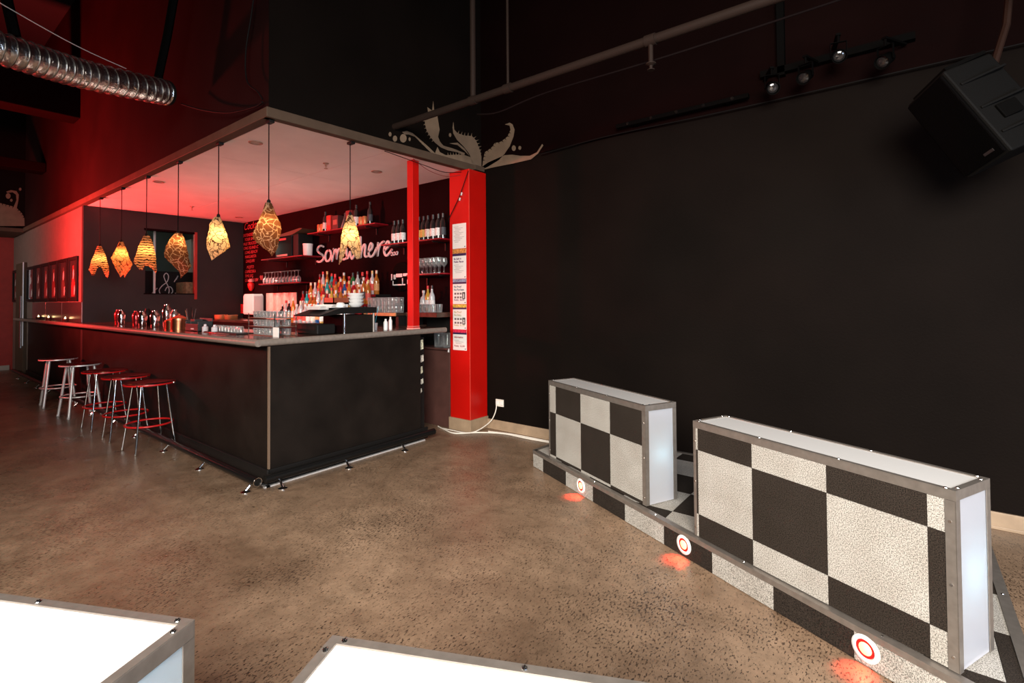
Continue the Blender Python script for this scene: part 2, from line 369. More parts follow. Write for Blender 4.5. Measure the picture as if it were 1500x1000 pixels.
for nm, b, ax in (('assumed_window_1', (0.3, 3.0, -2.86, -2.80, 0.0, 3.3), 0), ('assumed_window_2', (4.02, 4.08, 0.2, 2.0, 0.8, 2.6), 1)):  # assumed windows out of view, built where the daylight lamps stand
    x0, x1, y0, y1, z0, z1 = b; m = MB(); t = 0.06
    if ax == 0:
        m.box(x0, x0+t, y0, y1, z0, z1).box(x1-t, x1, y0, y1, z0, z1).box(x0, x1, y0, y1, z1-t, z1).box(x0, x1, y0, y1, z0, z0+t).box(1.62, 1.68, y0, y1, z0, z1)
        g = MB().box(x0+t, x1-t, -2.835, -2.83, z0+t, z1-t)
    else:
        m.box(x0, x1, y0, y0+t, z0, z1).box(x0, x1, y1-t, y1, z0, z1).box(x0, x1, y0, y1, z1-t, z1).box(x0, x1, y0, y1, z0, z0+t)
        g = MB().box(4.048, 4.052, y0+t, y1-t, z0+t, z1-t)
    o = struct(m.build(nm, alu)); g.build('pane', glass, parent=o)

# bulkhead over the bar
BA, BB = Vector((-3.935, 1.93)), Vector((-3.822, 4.345)); BT = (BB-BA).normalized(); BN = Vector((BT.y, -BT.x))
def bk(s, z, d): p = BA+BT*s+BN*d; return (p.x, p.y, z)
LB = (BB-BA).length
def plan(poly, z0, z1, mat, name, bev=0): return MB().prism(poly, lambda a, b, d: (a, b, z0+d), z1-z0).build(name, mat, bev=bev)
struct(MB().box(-14.1, -3.94, 1.93, 2.02, 2.95, 6.2).build('wall_bulkhead_front', redbulk))
pi_ = [tuple(BA), tuple(BB), tuple(BB-BN*0.1), tuple(BA-BN*0.1)]
struct(plan(pi_, 2.95, 6.2, blackwall, 'wall_bulkhead_end'))
struct(MB().box(-14.06, -3.93, 1.90, 1.985, 2.905, 2.985).build('trim_2', beige, bev=0.006))
q = [BA+BN*0.03-BT*0.03, BB+BN*0.03, BB-BN*0.05, BA-BN*0.05-BT*0.03]
struct(plan([tuple(v) for v in q], 2.905, 2.985, beige, 'trim_3', bev=0.006))
struct(MB().box(-3.98, -3.76, 4.17, 4.33, 2.92, 2.975).build('trim_4', beige, bev=0.004))
sc_ = struct(plan([(-9.68, 1.96), (-3.95, 1.96), (-3.84, 4.26), (-9.68, 4.26)], 2.925, 2.96, whiteceil, 'ceiling_bar'))
xs = [-9.66, -8.28, -6.83, -5.38, -3.89]
for a, b in zip(xs, xs[1:]):
    for y0, y1 in ((1.985, 3.1), (3.1, 4.24)):
        bx = lambda y: b-0.003 if b < -4 else -3.965+(y-1.93)*0.0468
        MB().prism([(a+0.003, y0+0.003), (bx(y0), y0+0.003), (bx(y1), y1-0.003), (a+0.003, y1-0.003)], lambda u, v, d: (u, v, 2.908+d), 0.022).build('ceiling_panel', whiteceil, parent=sc_)
# hatch wall
HX = -9.6
hw = struct(MB().box(HX-0.1, HX, 1.945, 2.72, 0, 2.94).box(HX-0.1, HX, 3.45, 4.24, 0, 2.94).box(HX-0.1, HX, 2.72, 3.45, 0, 1.593).box(HX-0.1, HX, 2.72, 3.45, 2.635, 2.94).build('wall_hatch', pr('hatch_wall_paint', (0.019, 0.013, 0.012), 0.6, var=0.2, vscale=3)))
MB().box(HX-0.06, HX+0.012, 3.43, 3.47, 1.5, 2.655).build('hatch_frame', redwall, parent=hw)  # right jamb in a brighter red, the red light put into its colour
MB().box(HX-0.06, HX+0.010, 2.70, 3.43, 2.62, 2.65).box(HX-0.06, HX+0.008, 2.70, 3.43, 1.585, 1.60).build('hatch_frame', darkred, parent=hw)
struct(MB().box(-12.4, -12.3, 2.1, 4.24, 0, 2.95).build('wall_store_back', pr('store_wall', (0.10, 0.11, 0.095), 0.7)))
struct(MB().box(-12.4, -9.7, 4.24, 4.3, 0, 2.95).build('wall_store_side', pr('store_wall', (0.10, 0.11, 0.095), 0.7)))
struct(MB().box(-12.4, -9.68, 2.06, 4.26, 2.93, 2.96).build('ceiling_store', black))
# picture wall flush with the bar front, steel splash panel and door jamb
struct(MB().box(-15.49, HX-0.02, 1.95, 2.06, 0, 2.93).build('wall_pictures', greywall))
t = thing('splash_panel', 'polished steel splash panel on the wall below the framed pictures', 'panel', (-11.6, 1.94, 1.16))
for a, b in ((-13.3, -12.1), (-12.1, -10.87), (-10.87, -9.62)):
    at(MB().box(a+0.004, b-0.004, 1.938, 1.948, 1.158, 1.465).build('panel_sheet', steel, bev=0.002), t)
t = thing('door_jamb', 'beige upright door jamb with a steel corner guard at far end of bar', 'door jamb', (-14.05, 1.9, 0))
at(MB().box(-14.80, -13.92, 1.90, 1.948, 0, 2.28).build('jamb_board', beige, bev=0.004), t)
at(MB().box(-13.95, -13.915, 1.885, 1.90, 0.6, 2.28).build('corner_guard', silver), t)
at(MB().box(-14.25, -14.12, 1.885, 1.90, 0.55, 1.6).build('push_plate', steel), t)
# lower bulkhead at the far left, with beams
struct(MB().box(-15.4, -14.1, -2.75, 1.93, 2.97, 6.2).build('wall_bulkhead_left', blackwall))
struct(MB().box(-15.4, -14.06, -2.75, 1.93, 2.89, 2.97).build('trim_5', beige, bev=0.006))
for i, (x0, x1, z0, z1) in enumerate(((-10.15, -9.76, 4.24, 4.72), (-12.45, -12.1, 3.81, 3.97))):
    struct(MB().box(x0, x1, -2.75, 1.925, z0, z1).build('ceiling_beam', bulkM, bev=0.01))

# ================================================================== painted leaf murals (flat paint on the walls)
MURAL_B = [[(1.987, 3.4), (1.975, 3.338), (1.985, 3.275), (2.039, 3.216), (2.138, 3.167), (2.211, 3.116), (2.239, 3.089), (2.267, 3.014), (2.43, 2.943), (2.438, 3.076), (2.429, 3.103), (2.478, 3.124), (2.425, 3.113), (2.416, 3.139), (2.466, 3.161), (2.413, 3.149), (2.404, 3.175), (2.454, 3.197), (2.399, 3.185), (2.384, 3.208), (2.43, 3.235), (2.378, 3.217), (2.363, 3.24), (2.408, 3.267), (2.357, 3.249), (2.342, 3.272), (2.387, 3.299), (2.335, 3.281), (2.309, 3.296), (2.345, 3.33), (2.299, 3.302), (2.271, 3.313), (2.271, 3.348), (2.256, 3.31), (2.216, 3.303), (2.216, 3.338), (2.201, 3.3), (2.163, 3.292), (2.162, 3.327), (2.148, 3.291), (2.112, 3.291), (2.123, 3.328), (2.098, 3.291), (2.062, 3.291), (2.073, 3.327), (2.049, 3.291), (1.999, 3.318)], [(2.155, 3.064), (2.047, 3.08), (1.907, 3.069), (1.806, 3.078), (1.724, 3.11), (1.702, 3.126), (1.676, 3.108), (1.693, 3.132), (1.671, 3.148), (1.646, 3.131), (1.663, 3.155), (1.644, 3.173), (1.618, 3.158), (1.637, 3.181), (1.619, 3.199), (1.593, 3.184), (1.612, 3.207), (1.604, 3.231), (1.576, 3.221), (1.601, 3.24), (1.593, 3.264), (1.564, 3.255), (1.589, 3.274), (1.587, 3.3), (1.559, 3.294), (1.587, 3.311), (1.585, 3.337), (1.557, 3.331), (1.584, 3.347), (1.582, 3.374), (1.554, 3.368), (1.582, 3.384), (1.629, 3.41), (1.621, 3.457), (1.685, 3.438), (1.7, 3.543), (1.713, 3.446), (1.758, 3.396), (1.787, 3.264), (1.765, 3.183), (1.79, 3.138), (1.839, 3.105), (1.977, 3.106), (2.156, 3.094)], [(1.296, 3.116), (1.354, 3.142), (1.428, 3.137), (1.534, 3.09), (1.643, 3.041), (1.723, 2.997), (1.788, 2.954), (1.739, 2.962), (1.643, 3.004), (1.549, 3.056), (1.458, 3.108), (1.383, 3.113), (1.332, 3.101)], [(1.756, 3.073), (1.789, 3.024), (1.873, 3.01), (1.901, 3.017), (1.902, 3.046), (1.912, 3.02), (1.94, 3.027), (1.942, 3.056), (1.951, 3.03), (1.98, 3.037), (1.982, 3.066), (1.991, 3.04), (2.02, 3.047), (2.022, 3.077), (2.032, 3.05), (2.061, 3.056), (2.068, 3.086), (2.073, 3.058), (2.102, 3.063), (2.109, 3.093), (2.114, 3.064), (2.144, 3.069), (2.151, 3.099), (2.156, 3.071), (2.239, 3.069), (2.286, 3.011), (2.43, 2.943), (2.154, 2.937), (1.788, 2.941), (1.715, 2.982)], [(1.925, 3.15), (2.048, 3.186), (2.156, 3.144), (2.23, 3.08), (2.156, 3.118), (2.048, 3.159), (1.96, 3.152)], [(1.351, 3.067), (1.347, 3.048), (1.335, 3.03), (1.319, 3.018), (1.301, 3.014), (1.285, 3.018), (1.274, 3.031), (1.27, 3.048), (1.274, 3.067), (1.285, 3.085), (1.301, 3.097), (1.319, 3.101), (1.336, 3.097), (1.347, 3.085)], [(1.169, 3.063), (1.168, 3.053), (1.163, 3.044), (1.156, 3.038), (1.149, 3.037), (1.143, 3.039), (1.138, 3.046), (1.136, 3.055), (1.138, 3.065), (1.143, 3.073), (1.149, 3.079), (1.157, 3.081), (1.163, 3.079), (1.168, 3.072)], [(1.236, 3.036), (1.234, 3.023), (1.227, 3.01), (1.216, 3.002), (1.205, 2.999), (1.195, 3.003), (1.188, 3.012), (1.186, 3.024), (1.188, 3.038), (1.195, 3.05), (1.205, 3.058), (1.217, 3.061), (1.227, 3.058), (1.234, 3.049)], [(1.402, 3.07), (1.401, 3.062), (1.397, 3.054), (1.392, 3.049), (1.386, 3.048), (1.381, 3.05), (1.377, 3.056), (1.376, 3.064), (1.377, 3.073), (1.381, 3.08), (1.386, 3.085), (1.392, 3.086), (1.397, 3.084), (1.401, 3.078)], [(1.955, 3.248), (1.953, 3.238), (1.948, 3.229), (1.941, 3.223), (1.934, 3.222), (1.927, 3.224), (1.922, 3.231), (1.92, 3.24), (1.922, 3.25), (1.927, 3.259), (1.934, 3.264), (1.942, 3.266), (1.949, 3.264), (1.953, 3.257)]]
MURAL_W = [[(-3.464, 3.407), (-3.397, 3.379), (-3.384, 3.33), (-3.4, 3.306), (-3.372, 3.286), (-3.406, 3.297), (-3.422, 3.273), (-3.394, 3.253), (-3.429, 3.264), (-3.457, 3.25), (-3.441, 3.224), (-3.469, 3.246), (-3.5, 3.234), (-3.483, 3.207), (-3.512, 3.229), (-3.546, 3.223), (-3.547, 3.196), (-3.561, 3.224), (-3.6, 3.229), (-3.601, 3.202), (-3.613, 3.228), (-3.635, 3.206), (-3.608, 3.184), (-3.643, 3.198), (-3.669, 3.181), (-3.653, 3.153), (-3.682, 3.176), (-3.716, 3.166), (-3.7, 3.138), (-3.729, 3.162), (-3.763, 3.151), (-3.744, 3.121), (-3.766, 3.14), (-3.775, 3.111), (-3.741, 3.096), (-3.779, 3.1), (-3.788, 3.071), (-3.753, 3.056), (-3.791, 3.06), (-3.801, 2.993), (-3.801, 2.958), (-3.711, 2.977), (-3.552, 3.024), (-3.475, 3.077), (-3.399, 3.148), (-3.345, 3.243), (-3.328, 3.318), (-3.355, 3.383), (-3.393, 3.411)], [(-3.801, 2.954), (-3.605, 2.955), (-3.351, 2.949), (-3.11, 2.952), (-3.017, 2.998), (-2.95, 3.071), (-2.963, 3.088), (-3.032, 3.013), (-3.125, 2.993), (-3.252, 3.016), (-3.366, 3.05), (-3.475, 3.063), (-3.71, 3.025), (-3.801, 2.993)], [(-3.313, 3.112), (-3.316, 3.099), (-3.324, 3.089), (-3.335, 3.086), (-3.348, 3.088), (-3.359, 3.096), (-3.366, 3.109), (-3.369, 3.123), (-3.366, 3.136), (-3.358, 3.145), (-3.347, 3.149), (-3.335, 3.147), (-3.323, 3.138), (-3.316, 3.126)], [(-3.239, 3.1), (-3.241, 3.091), (-3.246, 3.084), (-3.254, 3.082), (-3.263, 3.083), (-3.27, 3.089), (-3.276, 3.098), (-3.277, 3.108), (-3.275, 3.117), (-3.27, 3.123), (-3.262, 3.126), (-3.253, 3.124), (-3.246, 3.119), (-3.24, 3.11)]]
MURAL_L = [[(1.42, 2.951), (1.416, 3.439), (1.451, 3.436), (1.451, 3.392), (1.465, 3.435), (1.501, 3.431), (1.5, 3.387), (1.515, 3.43), (1.551, 3.427), (1.55, 3.382), (1.565, 3.425), (1.601, 3.418), (1.597, 3.374), (1.614, 3.416), (1.65, 3.408), (1.647, 3.363), (1.664, 3.405), (1.7, 3.396), (1.696, 3.351), (1.715, 3.393), (1.751, 3.383), (1.746, 3.338), (1.765, 3.379), (1.804, 3.516), (1.797, 3.627), (1.749, 3.668), (1.67, 3.644), (1.657, 3.667), (1.722, 3.708), (1.802, 3.702), (1.837, 3.633), (1.83, 3.501), (1.81, 3.356), (1.834, 3.328), (1.814, 3.29), (1.843, 3.317), (1.866, 3.289), (1.847, 3.251), (1.875, 3.278), (1.894, 3.244), (1.867, 3.217), (1.9, 3.229), (1.914, 3.19), (1.887, 3.163), (1.92, 3.175), (1.929, 3.007)], [(1.718, 3.588), (1.715, 3.564), (1.706, 3.543), (1.692, 3.53), (1.677, 3.528), (1.663, 3.536), (1.654, 3.554), (1.65, 3.577), (1.653, 3.602), (1.662, 3.623), (1.676, 3.636), (1.691, 3.638), (1.705, 3.63), (1.715, 3.612)], [(1.748, 3.507), (1.746, 3.494), (1.741, 3.483), (1.734, 3.476), (1.726, 3.475), (1.718, 3.48), (1.713, 3.489), (1.711, 3.502), (1.713, 3.515), (1.718, 3.526), (1.725, 3.533), (1.733, 3.534), (1.741, 3.529), (1.746, 3.52)], [(1.874, 3.752), (1.872, 3.739), (1.867, 3.727), (1.86, 3.72), (1.851, 3.719), (1.844, 3.723), (1.838, 3.733), (1.836, 3.746), (1.838, 3.759), (1.843, 3.77), (1.851, 3.777), (1.859, 3.779), (1.867, 3.774), (1.872, 3.765)]]
t = thing('wall_mural', 'beige painted curling leaf mural above the red pillar, wrapping the corner', 'mural', (-3.83, 4.2, 2.99))
for k, P in enumerate(MURAL_B):
    P = [(s*0.995, z) for s, z in P]
    at(MB().prism(P, lambda a, b, d: bk(min(a, LB), b, 0.002+d), 0.002).build('painted_dot' if k > 4 else 'painted_leaf', muralM), t)
for k, P in enumerate(MURAL_W):
    at(MB().prism(P, lambda a, b, d: (a, 4.338-d if b > 2.999 else 4.338-d, b), 0.002).build('painted_dot' if k > 1 else 'painted_leaf', muralM), t)
t = thing('wall_mural', 'beige painted spiky leaf mural on the dark bulkhead at far left', 'mural', (-14.09, 1.6, 2.98))
for k, P in enumerate(MURAL_L):
    at(MB().prism(P, lambda a, b, d: (-14.096+d, a, b+0.022), 0.003).build('painted_dot' if k else 'painted_leaf', muralM), t)

# ================================================================== red pillar, post
p = thing('pillar', 'bright red square pillar carrying five printed notices', 'pillar', (-3.905, 4.2, 0)); p['kind'] = 'structure'
at(MB().box(-4.06, -3.755, 4.06, 4.345, 0.13, 2.905).build('shaft', redpaint, bev=0.004), p)
at(MB().box(-4.075, -3.74, 4.045, 4.345, 0, 0.135).build('baseboard', woodskirt, bev=0.004), p)
at(MB().box(-3.757, -3.7525, 4.055, 4.062, 0.14, 2.9).build('corner_bead', pr('worn_red_edge', (0.75, 0.06, 0.04), 0.4)), p)
p = thing('counter_post', 'red square post standing on the end of bar counter', 'post', (-4.0, 3.47, 1.155)); p['kind'] = 'structure'
at(MB().box(-4.05, -3.962, 3.43, 3.515, 1.165, 2.907).build('shaft', redpaint, bev=0.003), p)
at(MB().box(-4.055, -3.957, 3.425, 3.52, 1.155, 1.17).box(-4.053, -3.959, 3.427, 3.518, 1.182, 1.187).build('foot_collar', pr('pink_filler', (0.8, 0.35, 0.3), 0.5)), p)

# ================================================================== bar counter
b = thing('bar_counter', 'long black bar counter with dark wood top and black foot rail', 'bar counter', (-4.0, 2.0, 0))
at(MB().box(-13.75, -3.995, 1.946, 1.986, 0.03, 1.10).build('front_panel', barM), b)
at(MB().box(-3.993, -3.953, 1.95, 3.52, 0.03, 1.10).build('end_panel', barM), b)
at(MB().box(-3.965, -3.948, 1.938, 1.952, 0.10, 1.095).build('corner_bead', pr('worn_corner', (0.16, 0.105, 0.07), 0.5)), b)
at(MB().prism([(-14.45, 1.85), (-3.955, 1.85), (-3.955, 3.86), (-4.62, 3.86), (-4.62, 2.52), (-14.45, 2.52)], lambda x, y, d: (x, y, 1.103+d), 0.052).build('countertop', topM, bev=0.004), b)
at(MB().cyl((-14.46, 1.846, 1.129), (-3.92, 1.846, 1.129), 0.028, 14).build('nosing', nose, smooth=60), b)
at(MB().cyl((-3.945, 1.846, 1.129), (-3.945, 3.87, 1.129), 0.028, 14).build('nosing', nose, smooth=60), b)
at(MB().box(-13.75, -3.99, 1.955, 1.98, 0, 0.03).box(-3.985, -3.96, 1.96, 3.52, 0, 0.03).build('plinth', black), b)
at(MB().box(-3.956, -3.93, 1.9, 3.56, 0.0, 0.012).box(-13.75, -3.93, 1.915, 1.945, 0.0, 0.012).build('kick_strip', silver), b)
at(MB().box(-3.951, -3.93, 1.93, 3.6, 0.02, 0.135).box(-13.75, -3.93, 1.92, 1.944, 0.02, 0.135).build('kick_board', black, bev=0.006), b)
r = at(MB().cyl((-14.3, 1.812, 0.092), (-3.858, 1.812, 0.092), 0.031, 14).cyl((-3.862, 1.87, 0.092), (-3.862, 3.62, 0.092), 0.031, 14)
       .tube([(-3.855+0.031*0, 1.812+0.031*cos(a), 0.092+0.031*sin(a)) for a in [2*pi*k/16 for k in range(16)]], 0.004, 6, 1, closed=True).build('foot_rail', [pr('rail_black', (0.006, 0.006, 0.006), 0.3, spec=0.35), chrome], smooth=60), b)
def bracket(x, y, dx, dy):
    o = MB().cyl((x+dx*0.06, y+dy*0.06, 0.075), (x, y, 0.012), 0.009, 8).lathe([(0.034, 0), (0.034, 0.006), (0.02, 0.012), (0.011, 0.016)], (x, y, 0), 14).build('rail_bracket', chrome, smooth=40)
    o.parent = r; o.matrix_parent_inverse = Matrix.Identity(4)
for i in range(12): bracket(-3.97-0.865*i, 1.775, 0.0, 1.0)
for y in (1.985, 2.575, 3.195): bracket(-3.815, y, -1.0, 0.0)
# fixings: sticker covered flap edge at the service gap
t = thing('service_flap', 'narrow black bar flap edge covered with pale stickers', 'flap', (-4.02, 3.62, 0))
at(MB().box(-4.045, -4.0, 3.535, 3.61, 0.05, 1.06).build('flap_board', black), t)
for k, (z0, z1, y0, y1, c) in enumerate(((0.93, 1.04, 3.54, 3.60, (0.7, 0.62, 0.42)), (0.80, 0.88, 3.545, 3.605, (0.55, 0.5, 0.42)), (0.68, 0.76, 3.538, 3.59, (0.6, 0.56, 0.4)), (0.57, 0.63, 3.55, 3.60, (0.5, 0.48, 0.4)), (0.48, 0.53, 3.54, 3.58, (0.6, 0.55, 0.45)))):
    m = pr('sticker_%d' % k, c, 0.6, var=0.7, vscale=60)
    at(MB().prism([(y0, z0+0.01), (y0+0.02, z0), (y1, z0+0.012), (y1-0.006, z1), (y0+0.012, z1-0.008)], lambda a, bb, d: (-4.0+d, a, bb), 0.002).build('sticker', m), t)

# ================================================================== back bar
t = thing('back_bar', 'long low black back bar cabinet under the bottle display', 'cabinet', (-6.8, 3.95, 0))
at(MB().box(-9.55, -4.64, 3.62, 4.23, 0, 1.12).build('body', black), t)
at(MB().box(-9.55, -4.64, 3.58, 4.235, 1.12, 1.155).build('worktop', topM, bev=0.003), t)
for k in range(7): at(MB().box(-9.5+0.69*k, -8.84+0.69*k, 3.60, 3.622, 0.1, 1.08).build('door', black, bev=0.004), t)
t = thing('brown_cabinet', 'low maroon brown half door cabinet between bar end and red pillar', 'cabinet', (-4.35, 4.15, 0))
at(MB().box(-4.62, -4.08, 4.07, 4.235, 0, 0.885).build('body', brown, bev=0.004), t)
at(MB().box(-4.63, -4.08, 4.02, 4.235, 0.885, 0.905).build('top', brown, bev=0.003), t)
at(MB().box(-4.09, -4.075, 4.05, 4.06, 0.86, 0.90).build('latch', white), t)
t = thing('corner_shelf_frame', 'dark open shelf frame behind the bar end, holding a row of glasses', 'shelf', (-4.3, 4.0, 0.9))
at(MB().box(-4.60, -4.56, 3.885, 3.925, 0.907, 1.30).build('upright', topM), t)
at(MB().box(-4.60, -4.08, 3.875, 4.235, 1.26, 1.315).build('shelf_board', topM, bev=0.004), t)
at(MB().box(-4.60, -4.09, 4.20, 4.235, 0.91, 1.26).build('back_board', black), t)
t = thing('glass_tray_shelf', 'orange edged wooden shelf under stacked tumblers left of the red post', 'shelf', (-4.95, 3.9, 1.28))
at(MB().box(-5.27, -4.66, 3.78, 4.235, 1.275, 1.305).build('shelf_board', topM), t)
at(MB().box(-5.27, -4.66, 3.765, 3.78, 1.27, 1.308).build('edge_strip', woodlight, bev=0.003), t)
at(MB().box(-5.25, -5.2, 3.82, 4.2, 1.155, 1.275).box(-4.72, -4.67, 3.82, 4.2, 1.155, 1.275).build('support', black), t)
def shelf(x0, x1, z, y0, label, brackets=2):
    t = thing('wall_shelf', label, 'shelf', ((x0+x1)/2, 4.24, z))
    at(MB().box(x0, x1, y0, 4.238, z-0.016, z).build('board', shelfred, bev=0.003), t)
    for k in range(brackets):
        x = x0+(x1-x0)*(0.15+0.7*k/max(1, brackets-1))
        at(MB().box(x-0.01, x+0.01, y0+0.03, 4.238, z-0.034, z-0.022).box(x-0.01, x+0.01, 4.226, 4.238, z-0.12, z-0.022).build('bracket', black), t)
    return t
shelf(-7.02, -5.38, 2.468, 4.02, 'red wall shelf of cans and boxes, topmost behind the bar')
shelf(-8.2, -6.95, 2.135, 3.90, 'red wall shelf carrying the black machine and white tub')
shelf(-8.5, -7.2, 1.748, 4.00, 'red wall shelf of stemmed glasses above the steel panel')
shelf(-5.22, -4.14, 2.165, 3.99, 'red wall shelf of wine bottles beside the pillar')
shelf(-4.72, -4.08, 1.763, 3.98, 'red wall shelf of wine glasses between post and pillar')
for x0, x1, z in ((-5.1, -4.72, 1.7),):
    pass

# ================================================================== DJ platform and boxes
def platform(label, loc, poly, front, h, seams, spots, tops, X0, Y0, sx, sy):
    # poly: ccw outline in room coordinates; front: the two outline points of the tiled front edge
    t = thing('dj_platform', label, 'platform', loc)
    at(MB().prism(poly, lambda a, b, d: (a, b, 0.002+d), h-0.012).build('deck', black), t)
    f0, f1 = Vector(front[0]), Vector(front[1]); d = (f1-f0).normalized(); n = Vector((d.y, -d.x)); Lf = (f1-f0).length
    def fp(u, z, off): p = f0+d*u+n*off; return (p.x, p.y, z)
    for k, (a, b) in enumerate(zip(seams, seams[1:])):
        a, b = max(a, 0), min(b, Lf)
        if b-a < 0.01: continue
        at(MB().prism([(a+0.001, 0.004), (b-0.001, 0.004), (b-0.001, h-0.02), (a+0.001, h-0.02)], lambda u, z, o: fp(u, z, o+0.0005), 0.007).build('carpet_tile', lightT if k % 2 == 0 else darkT), t)
    if tops:
        xs = [p[0] for p in poly]; ys = [p[1] for p in poly]
        for i in range(-14, 14):
            for j in range(-14, 14):
                x0, y0 = X0+i*sx, Y0+j*sy
                P = [(x0+0.001, y0+0.001), (x0+sx-0.001, y0+0.001), (x0+sx-0.001, y0+sy-0.001), (x0+0.001, y0+sy-0.001)]
                for k in range(len(poly)):
                    if not P: break
                    a, b = poly[k], poly[(k+1) % len(poly)]
                    P = clip(P, lambda x, y: (b[0]-a[0])*(y-a[1])-(b[1]-a[1])*(x-a[0]))
                if len(P) > 2:
                    A = abs(sum(P[m][0]*P[(m+1) % len(P)][1]-P[(m+1) % len(P)][0]*P[m][1] for m in range(len(P))))/2
                    if A > 0.002: at(MB().prism(P, lambda x, y, q: (x, y, h-0.0095+q), 0.0075).build('carpet_tile', darkT if (i+j) % 2 == 0 else lightT), t)
    for k in range(len(poly)):
        a, b = Vector(poly[k]), Vector(poly[(k+1) % len(poly)]); e = (b-a).normalized(); m = Vector((e.y, -e.x)); l = (b-a).length
        def tp(u, v, q): p = a+e*u+m*v; return (p.x, p.y, q)
        mb = MB().prism([(0, -0.030), (l, -0.030), (l, 0.011), (0, 0.011)], lambda u, v, q: tp(u, v, h-0.002+q), 0.0035)
        mb.prism([(0, 0.0085), (l, 0.0085), (l, 0.0115), (0, 0.0115)], lambda u, v, q: tp(u, v, h-0.024+q), 0.0235)
        o = at(mb.build('edge_trim', alu), t)
        u = 0.25
        while u < l:
            s = MB().lathe([(0.005, 0), (0.004, 0.002), (0, 0.003)], tp(u, -0.012, h+0.0015), 8).build('screw', chrome); s.parent = o; s.matrix_parent_inverse = Matrix.Identity(4)
            u += 0.62
    for u in spots:
        c = Vector(fp(u, 0.07, 0.008)); q = Vector((n.x, n.y, 0)).to_track_quat('Z', 'Y').to_matrix().to_4x4(); q.translation = c
        def placed(mb): mb.v = [tuple(q @ Vector(p)) for p in mb.v]; return mb
        o = at(placed(MB().lathe([(0.052, 0), (0.052, 0.004), (0.047, 0.008), (0.037, 0.009), (0.034, 0.002), (0.0, 0.002)], (0, 0, 0), 28)).build('spotlight', white, smooth=40), t)
        e = placed(MB().lathe([(0.034, 0.002), (0.034, 0.0045), (0.027, 0.0045)], (0, 0, 0), 24)).build('red_ring', redtube); e.parent = o; e.matrix_parent_inverse = Matrix.Identity(4)
        e = placed(MB().lathe([(0.026, 0.003), (0.020, 0.008), (0.0, 0.010)], (0, 0, 0), 20)).build('lens', redlens, smooth=60); e.parent = o; e.matrix_parent_inverse = Matrix.Identity(4)
        lp = c+Vector((n.x, n.y, 0))*0.022
        lamp('platform_spot', 'SPOT', lp, 9.0, (1.0, 0.03, 0.015), lp+Vector((n.x, n.y, -2.6)), 0.012, spot=radians(96), blend=0.9)
    return t

FA = radians(-25.3); fd = Vector((cos(FA), sin(FA))); F0 = Vector((-2.558, 3.575))
k_ = (0.335-F0.x)/fd.x; F1 = F0+fd*k_
polyA = [tuple(F0), tuple(F1), (0.335, 4.28), (-2.50, 4.28)]
platform('low checkered DJ platform with red floor spots along the black wall', (-1.1, 3.4, 0), polyA, (F0, F1), 0.14,
         [0.0]+[0.168+0.3525*k for k in range(12)], (0.727, 1.736, 2.680), True, -1.144, 3.064, 0.35, 0.337)

